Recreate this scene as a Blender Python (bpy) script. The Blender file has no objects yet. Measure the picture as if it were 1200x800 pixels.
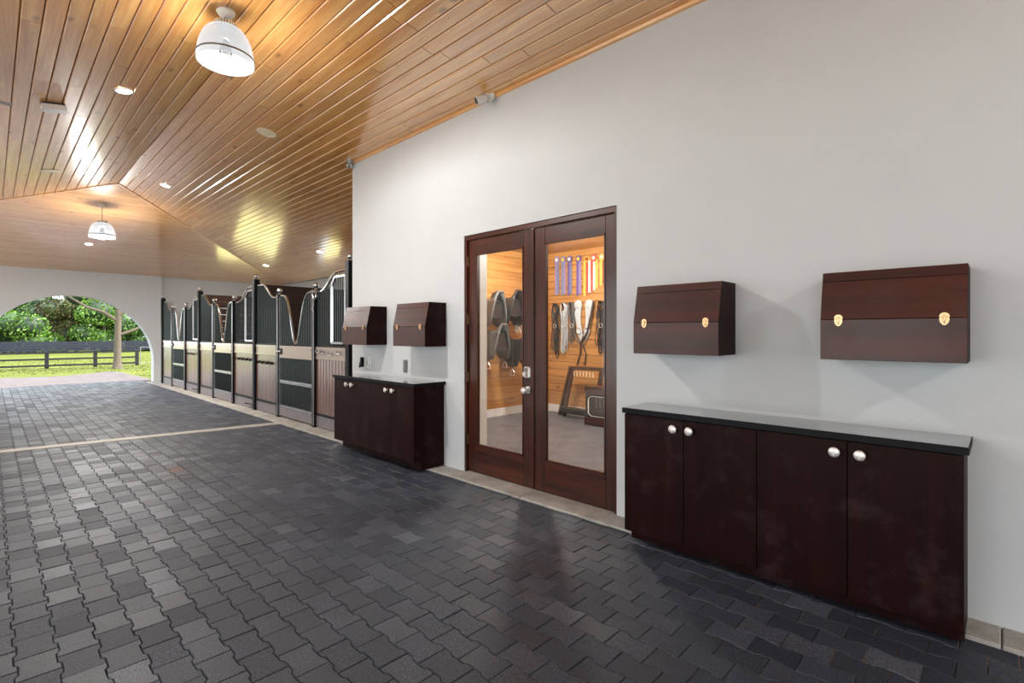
import bpy, bmesh, math, random
from mathutils import Vector, Matrix

random.seed(7)
S = bpy.context.scene
COL = S.collection
PI = math.pi

# ------------------------------------------------------------------ camera
cam = bpy.data.cameras.new('camera')
cam.sensor_width = 36.0
cam.lens = 593.0 / 1200 * 36
cam.shift_y = -9.44 / 1200
cam.clip_start = 0.02
cam.clip_end = 500
camo = bpy.data.objects.new('camera', cam)
camo.location = (0, 0, 1.4543)
camo.rotation_euler = (PI / 2, 0, 0.7696)
COL.objects.link(camo)
S.camera = camo

# ------------------------------------------------------------------ sky
world = bpy.data.worlds.new('sky')
S.world = world
world.use_nodes = True
wn = world.node_tree.nodes
bg = wn['Background']
bg.inputs['Color'].default_value = (0.90, 0.965, 1.0, 1)
bg.inputs['Strength'].default_value = 0.85

# ------------------------------------------------------------------ sun (hazy, from beyond the long wall; the roof keeps it out of the aisle)
sl = bpy.data.lights.new('sun', 'SUN')
sl.energy = 2.4
sl.color = (1.0, 0.96, 0.9)
sl.angle = math.radians(4)
slo = bpy.data.objects.new('sun', sl)
slo.rotation_euler = (math.radians(-46), 0, math.radians(-28))
COL.objects.link(slo)

# ------------------------------------------------------------------ exposure
S.view_settings.view_transform = 'Standard'
S.view_settings.look = 'None'
S.view_settings.exposure = 2.5
S.view_settings.gamma = 1.0
S.view_settings.use_curve_mapping = False
S.cycles.use_denoising = True
S.cycles.max_bounces = 10
S.cycles.diffuse_bounces = 5
S.cycles.transparent_max_bounces = 16
S.cycles.caustics_reflective = False
S.cycles.caustics_refractive = False
S.cycles.sample_clamp_indirect = 6.0

# tuning numbers
PENDANT_W = 40.0
DOWN_W = 30.0
TACK_W = 34.0


def portal(name, loc, rot, sx, sy):
    l = bpy.data.lights.new(name, 'AREA')
    l.shape = 'RECTANGLE'
    l.size, l.size_y = sx, sy
    l.cycles.is_portal = True
    o = bpy.data.objects.new(name, l)
    o.location = loc
    o.rotation_euler = rot
    COL.objects.link(o)


# portals guide sampling of the sky through the arch and the added openings (they emit nothing)
portal('arch_portal', (-18.7, 1.57, 1.25), (0, -PI / 2, 0), 2.5, 3.7)
for cx in (-15.0, -6.0, -2.0, 2.0):
    portal('side_portal', (cx, -4.15, 1.4), (PI / 2, 0, 0), 3.0, 2.8)
portal('end_portal', (6.05, 0.5, 1.4), (0, PI / 2, 0), 2.8, 4.0)

# ------------------------------------------------------------------ materials


def lin(c):
    return tuple(((v / 255) / 12.92 if v / 255 <= 0.04045 else ((v / 255 + 0.055) / 1.055) ** 2.4) for v in c) + (1,)


class NT:
    def __init__(self, name):
        self.m = bpy.data.materials.new(name)
        self.m.use_nodes = True
        self.t = self.m.node_tree
        self.b = self.t.nodes['Principled BSDF']
        self.out = self.t.nodes['Material Output']

    def n(self, kind, **kw):
        nd = self.t.nodes.new(kind)
        for k, v in kw.items():
            if k in nd.inputs.keys() if isinstance(k, str) else False:
                nd.inputs[k].default_value = v
            else:
                setattr(nd, k, v)
        return nd

    def l(self, a, b):
        self.t.links.new(a, b)

    def rnd(self):
        """a per-piece number: object random plus mesh-island random"""
        oi = self.n('ShaderNodeObjectInfo')
        g = self.n('ShaderNodeNewGeometry')
        a = self.n('ShaderNodeMath', operation='ADD')
        self.l(oi.outputs['Random'], a.inputs[0])
        self.l(g.outputs['Random Per Island'], a.inputs[1])
        f = self.n('ShaderNodeMath', operation='FRACT')
        self.l(a.outputs[0], f.inputs[0])
        return f.outputs[0], g.outputs['Position']

    def mix(self, fac, a, b, mode='MIX'):
        m = self.n('ShaderNodeMix', data_type='RGBA', blend_type=mode)
        for idx, v in ((0, fac), (6, a), (7, b)):
            if hasattr(v, 'links'):
                self.l(v, m.inputs[idx])
            else:
                m.inputs[idx].default_value = v
        return m.outputs[2]

    def noise(self, vec, scale, detail=4.0, rough=0.55):
        n = self.n('ShaderNodeTexNoise')
        n.inputs['Scale'].default_value = scale
        n.inputs['Detail'].default_value = detail
        n.inputs['Roughness'].default_value = rough
        if vec is not None:
            self.l(vec, n.inputs['Vector'])
        return n.outputs['Fac']

    def ramp(self, fac, stops):
        r = self.n('ShaderNodeValToRGB')
        e = r.color_ramp.elements
        while len(e) < len(stops):
            e.new(0.5)
        for i, (p, c) in enumerate(stops):
            e[i].position = p
            e[i].color = c if len(c) == 4 else tuple(c) + (1,)
        self.l(fac, r.inputs['Fac'])
        return r.outputs['Color']

    def bump(self, h, strength=0.2, dist=0.01):
        b = self.n('ShaderNodeBump')
        b.inputs['Strength'].default_value = strength
        b.inputs['Distance'].default_value = dist
        self.l(h, b.inputs['Height'])
        self.l(b.outputs['Normal'], self.b.inputs['Normal'])

    def set(self, **kw):
        for k, v in kw.items():
            self.b.inputs[k.replace('_', ' ')].default_value = v


def plain(name, col, rough=0.5, metal=0.0, spec=0.5, var=0.0, scale=30.0, bump=0.0, coat=0.0):
    t = NT(name)
    t.set(Roughness=rough, Metallic=metal)
    t.b.inputs['Specular IOR Level'].default_value = spec
    t.b.inputs['Coat Weight'].default_value = coat
    t.b.inputs['Coat Roughness'].default_value = 0.12
    g = t.n('ShaderNodeNewGeometry')
    f = t.noise(g.outputs['Position'], scale)
    c2 = tuple(v * (1 - var) for v in col[:3]) + (1,)
    t.l(t.mix(f, c2, tuple(col[:3]) + (1,)), t.b.inputs['Base Color'])
    if bump:
        t.bump(f, bump, 0.004)
    return t.m


def wood(name, dark, light, axis='X', rough=0.4, coat=0.0, coat_rough=0.1, coat_ior=1.5, knots=0.0, var=0.25, fine=22.0, spec=0.5,
         bump=0.05, wear=None):
    t = NT(name)
    t.set(Roughness=rough)
    t.b.inputs['Specular IOR Level'].default_value = spec
    t.b.inputs['Coat Weight'].default_value = coat
    t.b.inputs['Coat Roughness'].default_value = coat_rough
    t.b.inputs['Coat IOR'].default_value = coat_ior
    r, pos = t.rnd()
    off = t.n('ShaderNodeVectorMath', operation='SCALE')
    off.inputs[0].default_value = (13.1, 7.7, 3.3)
    t.l(r, off.inputs['Scale'])
    add = t.n('ShaderNodeVectorMath', operation='ADD')
    t.l(pos, add.inputs[0])
    t.l(off.outputs[0], add.inputs[1])
    mul = t.n('ShaderNodeVectorMath', operation='MULTIPLY')
    sc = [1.0, 1.0, 1.0]
    sc['XYZ'.index(axis)] = 0.055
    mul.inputs[1].default_value = sc
    t.l(add.outputs[0], mul.inputs[0])
    g1 = t.noise(mul.outputs[0], fine, 6.0, 0.6)
    col = t.ramp(g1, [(0.3, dark), (0.7, light)])
    g2 = t.noise(mul.outputs[0], fine * 5, 3.0)
    shade = t.ramp(g2, [(0.25, (0.78, 0.78, 0.78)), (0.7, (1, 1, 1))])
    col = t.mix(1.0, col, shade, 'MULTIPLY')
    v = t.ramp(r, [(0.0, (1 - var, 1 - var, 1 - var)), (1.0, (1, 1, 1))])
    col = t.mix(1.0, col, v, 'MULTIPLY')
    if knots:
        kv = t.n('ShaderNodeVectorMath', operation='MULTIPLY')
        ks = [5.0, 5.0, 5.0]
        ks['XYZ'.index(axis)] = 2.2
        kv.inputs[1].default_value = ks
        t.l(add.outputs[0], kv.inputs[0])
        vo = t.n('ShaderNodeTexVoronoi')
        vo.inputs['Scale'].default_value = 1.0
        t.l(kv.outputs[0], vo.inputs['Vector'])
        k = t.ramp(vo.outputs['Distance'], [(0.05, (1, 1, 1)), (0.16, (0, 0, 0))])
        gate = t.ramp(t.noise(pos, 2.3, 1.0), [(0.42, (0, 0, 0)), (0.5, (1, 1, 1))])
        km = t.mix(1.0, k, gate, 'MULTIPLY')
        kf = t.n('ShaderNodeMath', operation='MULTIPLY')
        t.l(km, kf.inputs[0])
        kf.inputs[1].default_value = knots
        col = t.mix(kf.outputs[0], col, tuple(x * 0.28 for x in dark[:3]) + (1,))
    if wear:
        w = t.ramp(t.noise(pos, 5.0, 8.0, 0.7), [(0.52, (0, 0, 0)), (0.78, (1, 1, 1))])
        wf = t.n('ShaderNodeMath', operation='MULTIPLY')
        t.l(w, wf.inputs[0])
        wf.inputs[1].default_value = 0.22
        col = t.mix(wf.outputs[0], col, wear)
        rr = t.n('ShaderNodeMapRange')
        t.l(w, rr.inputs['Value'])
        rr.inputs['To Min'].default_value = rough
        rr.inputs['To Max'].default_value = min(1.0, rough + 0.25)
        t.l(rr.outputs[0], t.b.inputs['Roughness'])
    t.l(col, t.b.inputs['Base Color'])
    if bump:
        t.bump(g2, bump, 0.003)
    return t.m


def paint_wall():
    t = NT('white_wall_paint')
    t.set(Roughness=0.62)
    t.b.inputs['Specular IOR Level'].default_value = 0.3
    g = t.n('ShaderNodeNewGeometry')
    f = t.noise(g.outputs['Position'], 3.0, 6.0, 0.6)
    t.l(t.mix(f, lin((192, 196, 200)), lin((200, 204, 207))), t.b.inputs['Base Color'])
    h = t.noise(g.outputs['Position'], 9.0, 5.0, 0.5)
    t.bump(h, 0.12, 0.006)
    return t.m


def paver_mat():
    t = NT('rubber_paver')
    t.b.inputs['Specular IOR Level'].default_value = 0.36
    r, pos = t.rnd()
    c = t.ramp(r, [(0.0, lin((43, 48, 60))), (0.6, lin((51, 56, 68))), (0.94, lin((60, 65, 78))), (1.0, lin((78, 83, 95)))])
    sp = t.noise(pos, 190.0, 3.0, 0.75)
    spc = t.ramp(sp, [(0.36, (0.3, 0.3, 0.3)), (0.5, (0.85, 0.85, 0.85)), (0.66, (2.6, 2.6, 2.6))])
    c = t.mix(1.0, c, spc, 'MULTIPLY')
    big = t.noise(pos, 0.9, 3.0)
    c = t.mix(1.0, c, t.ramp(big, [(0.3, (0.72, 0.72, 0.72)), (0.7, (1.12, 1.12, 1.12))]), 'MULTIPLY')
    dirt = t.ramp(t.noise(pos, 1.7, 6.0, 0.7), [(0.64, (0, 0, 0)), (0.82, (0.3, 0.3, 0.3))])
    c = t.mix(dirt, c, lin((86, 66, 54)))
    t.l(c, t.b.inputs['Base Color'])
    rg = t.n('ShaderNodeMapRange')
    m7 = t.n('ShaderNodeMath', operation='MULTIPLY')
    t.l(r, m7.inputs[0])
    m7.inputs[1].default_value = 7.3
    fr = t.n('ShaderNodeMath', operation='FRACT')
    t.l(m7.outputs[0], fr.inputs[0])
    t.l(fr.outputs[0], rg.inputs['Value'])
    rg.inputs['To Min'].default_value = 0.44
    rg.inputs['To Max'].default_value = 0.66
    t.l(rg.outputs[0], t.b.inputs['Roughness'])
    t.bump(sp, 0.5, 0.003)
    return t.m


def concrete(name, a, b, rough=0.7, stain=None):
    t = NT(name)
    t.set(Roughness=rough)
    t.b.inputs['Specular IOR Level'].default_value = 0.3
    g = t.n('ShaderNodeNewGeometry')
    f = t.noise(g.outputs['Position'], 4.0, 9.0, 0.65)
    c = t.ramp(f, [(0.3, a), (0.7, b)])
    sp = t.noise(g.outputs['Position'], 140.0, 2.0)
    c = t.mix(1.0, c, t.ramp(sp, [(0.3, (0.8, 0.8, 0.8)), (0.6, (1, 1, 1))]), 'MULTIPLY')
    if stain:
        w = t.ramp(t.noise(g.outputs['Position'], 2.1, 7.0, 0.7), [(0.55, (0, 0, 0)), (0.75, (0.7, 0.7, 0.7))])
        c = t.mix(w, c, stain)
    t.l(c, t.b.inputs['Base Color'])
    t.bump(sp, 0.25, 0.002)
    return t.m


def joint_mat():
    t = NT('joint_sand')
    t.set(Roughness=0.95)
    t.b.inputs['Specular IOR Level'].default_value = 0.1
    g = t.n('ShaderNodeNewGeometry')
    sx = t.n('ShaderNodeSeparateXYZ')
    t.l(g.outputs['Position'], sx.inputs[0])
    mr = t.n('ShaderNodeMapRange')            # blown-in sand gathers along the foot of the long wall
    mr.inputs['From Min'].default_value = 1.9
    mr.inputs['From Max'].default_value = 3.0
    t.l(sx.outputs['Y'], mr.inputs['Value'])
    w = t.ramp(t.noise(g.outputs['Position'], 3.0, 5.0, 0.7), [(0.42, (0.05, 0.05, 0.05)), (0.6, (1, 1, 1))])
    f = t.n('ShaderNodeMath', operation='MULTIPLY')
    t.l(w, f.inputs[0])
    t.l(mr.outputs[0], f.inputs[1])
    c = t.mix(f.outputs[0], lin((24, 23, 24)), lin((128, 108, 90)))
    t.l(c, t.b.inputs['Base Color'])
    return t.m


def glass_pane():
    t = NT('door_glass')
    t.t.nodes.remove(t.b)
    tr = t.n('ShaderNodeBsdfTransparent')
    tr.inputs['Color'].default_value = (0.95, 0.97, 0.96, 1)
    gl = t.n('ShaderNodeBsdfGlossy')
    gl.inputs['Roughness'].default_value = 0.01
    fr = t.n('ShaderNodeFresnel')
    ge = t.n('ShaderNodeNewGeometry')
    mr = t.n('ShaderNodeMapRange')          # same pane seen from either face: no total reflection inside thin glass
    t.l(ge.outputs['Backfacing'], mr.inputs['Value'])
    mr.inputs['To Min'].default_value = 1.5
    mr.inputs['To Max'].default_value = 1 / 1.5
    t.l(mr.outputs[0], fr.inputs['IOR'])
    ms = t.n('ShaderNodeMixShader')
    t.l(fr.outputs[0], ms.inputs[0])
    t.l(tr.outputs[0], ms.inputs[1])
    t.l(gl.outputs[0], ms.inputs[2])
    t.l(ms.outputs[0], t.out.inputs['Surface'])
    return t.m


def shade_glass():
    """frosted glass lit from inside by its lamp: lets half the light through and glows itself"""
    t = NT('prismatic_shade')
    t.b.inputs['Base Color'].default_value = (0.012, 0.0125, 0.013, 1)
    t.b.inputs['Roughness'].default_value = 0.12
    t.b.inputs['Emission Color'].default_value = (0.95, 0.98, 1.0, 1)
    t.b.inputs['Emission Strength'].default_value = 0.12
    tr = t.n('ShaderNodeBsdfTransparent')
    b = t.n('ShaderNodeMixShader')
    b.inputs[0].default_value = 0.45
    t.l(t.b.outputs[0], b.inputs[1])
    t.l(tr.outputs[0], b.inputs[2])
    t.l(b.outputs[0], t.out.inputs['Surface'])
    return t.m


def emit(name, col, strength):
    t = NT(name)
    t.set(Emission_Color=tuple(col) + (1,), Emission_Strength=strength)
    t.b.inputs['Base Color'].default_value = tuple(col) + (1,)
    return t.m


def foliage_mat(name, cols):
    t = NT(name)
    t.set(Roughness=0.6)
    g = t.n('ShaderNodeNewGeometry')
    c = t.ramp(g.outputs['Random Per Island'], [(i / (len(cols) - 1), lin(c)) for i, c in enumerate(cols)])
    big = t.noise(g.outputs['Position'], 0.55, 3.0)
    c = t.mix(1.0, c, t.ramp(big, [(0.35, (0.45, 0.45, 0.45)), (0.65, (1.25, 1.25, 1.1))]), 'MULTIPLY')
    t.l(c, t.b.inputs['Base Color'])
    return t.m


def grass_mat():
    t = NT('lawn_grass')
    t.set(Roughness=0.9)
    t.b.inputs['Specular IOR Level'].default_value = 0.1
    g = t.n('ShaderNodeNewGeometry')
    f = t.noise(g.outputs['Position'], 0.35, 8.0, 0.7)
    c = t.ramp(f, [(0.3, lin((72, 78, 32))), (0.55, lin((88, 95, 38))), (0.75, lin((108, 110, 52)))])
    t.l(c, t.b.inputs['Base Color'])
    t.bump(t.noise(g.outputs['Position'], 25.0, 3.0), 0.6, 0.05)
    return t.m


M = {}
M['wall'] = paint_wall()
M['paver'] = paver_mat()
M['paver_brown'] = plain('brown_paver', lin((104, 78, 66)), 0.7, 0.0, 0.3, 0.3, 60.0)
M['joint'] = joint_mat()
M['concrete'] = concrete('kerb_concrete', lin((140, 138, 134)), lin((184, 182, 177)), 0.75, lin((124, 114, 103)))
M['strip'] = concrete('strip_concrete', lin((150, 149, 145)), lin((184, 183, 178)), 0.6)
M['tack_floor'] = concrete('tack_floor', lin((84, 88, 98)), lin((122, 126, 134)), 0.4, lin((104, 88, 78)))
M['gravel'] = concrete('pink_gravel', lin((74, 65, 66)), lin((98, 90, 91)), 0.95, lin((66, 54, 52)))
M['bounce_pale'] = concrete('bounce_concrete', lin((206, 204, 198)), lin((226, 224, 218)), 0.8)  # pale surface for unseen floor and ground, added to bounce light upward
M['pine'] = wood('ceiling_pine', lin((218, 142, 66)), lin((249, 192, 114)), 'X', 0.35, 1.0, 0.15, 2.3, 0.85, 0.16, 16.0)
M['pine_y'] = wood('ceiling_pine_cross', lin((218, 146, 76)), lin((249, 196, 122)), 'Y', 0.35, 1.0, 0.16, 2.6, 0.8, 0.12, 16.0)
M['pine_gap'] = plain('ceiling_groove', lin((78, 40, 14)), 0.7)
M['tack_pine'] = wood('tack_room_pine', lin((170, 112, 54)), lin((212, 156, 92)), 'X', 0.45, 0.25, 0.25, 1.5, 0.8, 0.15, 16.0)
M['tack_pine_y'] = wood('tack_room_pine_cross', lin((170, 112, 54)), lin((212, 156, 92)), 'Y', 0.45, 0.25, 0.25, 1.5, 0.8, 0.15, 16.0)
M['brown'] = wood('dark_cabinet_wood', lin((24, 5, 4)), lin((38, 11, 8)), 'Z', 0.5, 0.05, 0.25, 1.5, 0.0, 0.2, 16.0, 0.08, 0.03, lin((96, 82, 80)))
M['brown_h'] = wood('dark_box_wood', lin((44, 14, 8)), lin((78, 28, 17)), 'X', 0.42, 0.15, 0.2, 1.5, 0.0, 0.15, 16.0, 0.35, 0.03, lin((92, 78, 72)))
M['mahog'] = wood('mahogany_v', lin((30, 9, 5)), lin((88, 36, 16)), 'Z', 0.32, 0.35, 0.14, 1.5, 0.0, 0.2, 20.0)
M['mahog_h'] = wood('mahogany_h', lin((30, 9, 5)), lin((92, 38, 17)), 'X', 0.32, 0.35, 0.14, 1.5, 0.0, 0.2, 20.0)
M['stall_wood'] = wood('stall_board_wood', lin((84, 50, 40)), lin((132, 88, 70)), 'Z', 0.3, 1.0, 0.18, 2.1, 0.0, 0.25, 14.0)
M['stall_dark'] = wood('stall_partition_wood', lin((44, 26, 20)), lin((76, 46, 36)), 'Y', 0.5, 0.0, 0.2, 1.5, 0.0, 0.3, 14.0)
M['stall_rail'] = plain('stall_rail_panel', lin((168, 150, 138)), 0.28, 0.0, 0.6, 0.12, 12.0, 0.0, 1.0)
M['kick'] = plain('kick_board', lin((128, 120, 124)), 0.4, 0.0, 0.5, 0.35, 6.0)
M['galv'] = plain('silver_frame', lin((196, 198, 202)), 0.25, 0.85, 0.5, 0.1, 25.0)
M['chrome'] = plain('chrome', lin((212, 214, 218)), 0.12, 1.0)
M['blackm'] = plain('black_metal', lin((13, 13, 16)), 0.5, 0.0, 0.2)
M['bar'] = plain('grille_bar', lin((58, 66, 66)), 0.35, 0.6, 0.5)
M['top'] = plain('black_worktop', lin((30, 32, 35)), 0.1, 0.0, 0.9, 0.3, 60.0, 0.0, 1.0)
M['edge'] = plain('worktop_edge', lin((16, 17, 21)), 0.55, 0.0, 0.15)
M['brass'] = plain('brass', lin((206, 164, 122)), 0.3, 0.9)
M['bronze'] = plain('aged_brass', lin((96, 74, 52)), 0.4, 0.8)
M['steel'] = plain('satin_nickel', lin((226, 222, 218)), 0.35, 0.7)
M['white'] = plain('white_plastic', lin((226, 226, 224)), 0.4)
M['cream'] = plain('cream_plastic', lin((222, 208, 178)), 0.45)
M['grey'] = plain('grey_plastic', lin((112, 112, 114)), 0.5)
M['lens'] = plain('black_lens', lin((12, 12, 14)), 0.08, 0.0, 0.8)
M['trimwhite'] = plain('white_trim', lin((232, 232, 230)), 0.35)
M['glass'] = glass_pane()
M['shade'] = shade_glass()
M['lamp'] = emit('lamp_lens', (1.0, 0.93, 0.82), 8.0)
M['bulb'] = plain('lamp_socket_grey', (0.012, 0.012, 0.012), 0.4)
M['leather'] = plain('black_leather', lin((34, 32, 34)), 0.35, 0.0, 0.6, 0.3, 12.0)
M['leather_g'] = plain('grey_leather', lin((98, 98, 98)), 0.35, 0.0, 0.6, 0.3, 12.0)
M['leather_b'] = plain('brown_leather', lin((62, 38, 26)), 0.4, 0.0, 0.6, 0.3, 12.0)
M['sheep'] = plain('pale_fleece', lin((196, 200, 204)), 0.8, 0.0, 0.3, 0.3, 25.0)
M['rackwood'] = wood('rack_wood', lin((60, 36, 24)), lin((96, 62, 42)), 'Z', 0.5)
M['sand'] = concrete('bounce_sand', lin((196, 180, 118)), lin((216, 202, 140)), 0.95)  # pale tone chosen for a brighter ceiling reflection, on unseen added ground
M['bark'] = plain('tree_bark', lin((104, 94, 82)), 0.9, 0.0, 0.2, 0.6, 9.0, 0.8)
M['fence'] = plain('black_fence', lin((22, 23, 27)), 0.6, 0.0, 0.4, 0.3, 6.0)
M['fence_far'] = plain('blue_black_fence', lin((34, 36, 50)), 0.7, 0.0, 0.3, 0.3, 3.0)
M['grass'] = grass_mat()
M['leaf_a'] = foliage_mat('leaves_mid', [(34, 58, 28), (52, 86, 36), (78, 112, 46), (104, 138, 66)])
M['leaf_b'] = foliage_mat('leaves_bright', [(56, 88, 30), (86, 124, 44), (116, 152, 60), (140, 172, 90)])
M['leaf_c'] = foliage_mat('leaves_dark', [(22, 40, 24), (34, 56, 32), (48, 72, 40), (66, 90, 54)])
M['leaf_d'] = foliage_mat('leaves_brownish', [(66, 64, 36), (92, 88, 54), (116, 104, 74), (90, 108, 52)])

# ------------------------------------------------------------------ mesh builder


class MB:
    def __init__(self):
        self.v, self.f = [], []

    def add(self, verts, faces):
        o = len(self.v)
        self.v += [tuple(p) for p in verts]
        self.f += [tuple(i + o for i in f) for f in faces]
        return self

    def box(self, x0, x1, y0, y1, z0, z1, b=0.0):
        if x0 > x1: x0, x1 = x1, x0
        if y0 > y1: y0, y1 = y1, y0
        if z0 > z1: z0, z1 = z1, z0
        if b <= 0:
            v = [(x, y, z) for x in (x0, x1) for y in (y0, y1) for z in (z0, z1)]
            return self.add(v, [(0, 1, 3, 2), (4, 6, 7, 5), (0, 4, 5, 1), (2, 3, 7, 6), (0, 2, 6, 4), (1, 5, 7, 3)])
        bm = bmesh.new()
        bmesh.ops.create_cube(bm, size=1)
        for p in bm.verts:
            p.co = ((x0 + x1) / 2 + p.co.x * (x1 - x0), (y0 + y1) / 2 + p.co.y * (y1 - y0), (z0 + z1) / 2 + p.co.z * (z1 - z0))
        bmesh.ops.bevel(bm, geom=bm.edges[:], offset=b, segments=1, affect='EDGES')
        bm.verts.index_update()
        self.add([p.co[:] for p in bm.verts], [[q.index for q in f.verts] for f in bm.faces])
        bm.free()
        return self

    def obox(self, c, ax, ay, az, sx, sy, sz):
        """oriented box: centre, three unit axes, three full sizes"""
        c, ax, ay, az = Vector(c), Vector(ax), Vector(ay), Vector(az)
        v = [c + ax * (sx / 2 * i) + ay * (sy / 2 * j) + az * (sz / 2 * k) for i in (-1, 1) for j in (-1, 1) for k in (-1, 1)]
        return self.add(v, [(0, 1, 3, 2), (4, 6, 7, 5), (0, 4, 5, 1), (2, 3, 7, 6), (0, 2, 6, 4), (1, 5, 7, 3)])

    def bar(self, a, b, w, d):
        """rectangular bar from a to b"""
        a, b = Vector(a), Vector(b)
        z = (b - a).normalized()
        x = z.orthogonal() if abs(z.z) > 0.99 else z.cross(Vector((0, 0, 1))).normalized()
        x.normalize()
        y = z.cross(x)
        return self.obox((a + b) / 2, x, y, z, w, d, (b - a).length)

    def prism(self, poly, axis, a, b):
        """poly of 2-D points extruded along axis from a to b"""
        def P(p, t):
            return {'X': (t, p[0], p[1]), 'Y': (p[0], t, p[1]), 'Z': (p[0], p[1], t)}[axis]
        n = len(poly)
        v = [P(p, a) for p in poly] + [P(p, b) for p in poly]
        f = [tuple(range(n))[::-1], tuple(range(n, 2 * n))] + [(i, (i + 1) % n, n + (i + 1) % n, n + i) for i in range(n)]
        return self.add(v, f)

    def tube(self, pts, r, n=8, closed=False):
        pts = [Vector(p) for p in pts]
        m = len(pts)
        rs = r if isinstance(r, (list, tuple)) else [r] * m
        v, f = [], []
        up = None
        for i, p in enumerate(pts):
            if closed:
                t = (pts[(i + 1) % m] - pts[i - 1]).normalized()
            else:
                t = (pts[min(i + 1, m - 1)] - pts[max(i - 1, 0)]).normalized()
            if up is None:
                up = t.orthogonal().normalized()
            up = (up - t * up.dot(t))
            up = up.normalized() if up.length > 1e-6 else t.orthogonal().normalized()
            s = t.cross(up)
            for k in range(n):
                a = 2 * PI * k / n
                v.append(p + (up * math.cos(a) + s * math.sin(a)) * rs[i])
        for i in range(m if closed else m - 1):
            j = (i + 1) % m
            for k in range(n):
                q = (k + 1) % n
                f.append((i * n + k, i * n + q, j * n + q, j * n + k))
        if not closed:
            f.append(tuple(range(n))[::-1])
            f.append(tuple(range((m - 1) * n, m * n)))
        return self.add(v, f)

    def lathe(self, prof, c, axis=(0, 0, 1), n=24):
        """profile of (radius, height) about an axis through c"""
        ax = Vector(axis).normalized()
        x = ax.orthogonal().normalized()
        y = ax.cross(x)
        c = Vector(c)
        v, f = [], []
        for (r, h) in prof:
            for k in range(n):
                a = 2 * PI * k / n
                v.append(c + ax * h + (x * math.cos(a) + y * math.sin(a)) * max(r, 1e-4))
        for i in range(len(prof) - 1):
            for k in range(n):
                q = (k + 1) % n
                f.append((i * n + k, i * n + q, (i + 1) * n + q, (i + 1) * n + k))
        return self.add(v, f)

    def ball(self, c, r, n=12, sz=1.0):
        prof = [(r * math.sin(PI * i / (n // 2)), -r * sz * math.cos(PI * i / (n // 2))) for i in range(n // 2 + 1)]
        return self.lathe(prof, c, (0, 0, 1), n)


def smooth(me, ang=0.6):
    me.polygons.foreach_set('use_smooth', [True] * len(me.polygons))
    try:
        me.set_sharp_from_angle(angle=ang)
    except Exception:
        pass


def obj(name, mb, mat, parent=None, sm=False, kind=None, label=None, origin=None):
    """ONE mesh object. Vertices come in world coordinates and are moved to the parent's (or own) origin."""
    if parent is not None:
        off = world_loc(parent)
    elif origin is not None:
        off = Vector(origin)
    else:
        xs, ys, zs = zip(*mb.v)
        off = Vector(((min(xs) + max(xs)) / 2, (min(ys) + max(ys)) / 2, min(zs)))
    me = bpy.data.meshes.new(name)
    me.from_pydata([(p[0] - off.x, p[1] - off.y, p[2] - off.z) for p in mb.v], [], mb.f)
    bm = bmesh.new()
    bm.from_mesh(me)
    bmesh.ops.recalc_face_normals(bm, faces=bm.faces)
    bm.to_mesh(me)
    bm.free()
    if sm:
        smooth(me)
    me.materials.append(mat)
    o = bpy.data.objects.new(name, me)
    COL.objects.link(o)
    if parent is not None:
        o.parent = parent
    else:
        o.location = off
    if kind:
        o['kind'] = kind
    if label:
        o['label'] = label
    return o


def world_loc(o):
    v = Vector((0, 0, 0))
    while o is not None:
        v += o.location
        o = o.parent
    return v


def tag(o, label, cat, group=None, kind=None):
    o['label'] = label
    o['category'] = cat
    if group:
        o['group'] = group
    if kind:
        o['kind'] = kind
    return o


def thing(name, label, cat, loc, group=None):
    o = bpy.data.objects.new(name, None)
    o.empty_display_size = 0.1
    o.location = loc
    COL.objects.link(o)
    return tag(o, label, cat, group)


def dup(root, loc, label=None, group=None):
    r = root.copy()
    COL.objects.link(r)
    r.location = loc
    if label:
        r['label'] = label
    if group:
        r['group'] = group
    for ch in list(root.children):
        c = ch.copy()
        COL.objects.link(c)
        c.parent = r
        for g in list(ch.children):
            d = g.copy()
            COL.objects.link(d)
            d.parent = c
    return r


# ------------------------------------------------------------------ room numbers
WY = 3.45            # face of the long white wall
WB = 3.76            # its back face
WX = -6.38           # its far end
EX = -18.3           # arch wall
BX = 6.0             # end behind the camera
YL = -4.1            # unseen side left of the camera, its openings added for daylight
YB = 7.3             # stable back wall
RY, RZ = 1.57, 4.091  # ridge
SL = 0.163
HX = -11.15          # ridge end
HS = (RZ - 3.16) / (18.4 - 11.15)


def ceil_z(y):
    return RZ - SL * abs(y - RY)


# ------------------------------------------------------------------ setting: walls
w = MB()
w.box(WX, -4.04, WY, WB, 0, 3.86)
w.box(-2.19, BX, WY, WB, 0, 3.86)
w.box(-4.04, -2.19, WY, WB, 2.47, 3.86)
obj('wall_right', w, M['wall'], kind='structure')

# arch wall
w = MB()
ay, ar, az = 1.57, 1.855, 0.64
N = 40
x0, x1 = EX, EX - 0.34
arc = [(ay + ar * math.cos(PI * i / N), az + ar * math.sin(PI * i / N)) for i in range(N + 1)]   # right to left
top = 3.3
for side in range(1):
    vs, fs = [], []
    for (y, z) in arc:
        vs += [(x0, y, z), (x0, y, top), (x1, y, z), (x1, y, top)]
    for i in range(N):
        a, b = 4 * i, 4 * (i + 1)
        fs += [(a, a + 1, b + 1, b), (a + 2, b + 2, b + 3, a + 3), (a, b, b + 2, a + 2), (a + 1, a + 3, b + 3, b + 1)]
    w.add(vs, fs)
w.box(x0, x1, ay + ar, 3.64, 0, top)
w.box(x0, x1, YL - 0.2, ay - ar, 0, top)
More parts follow.
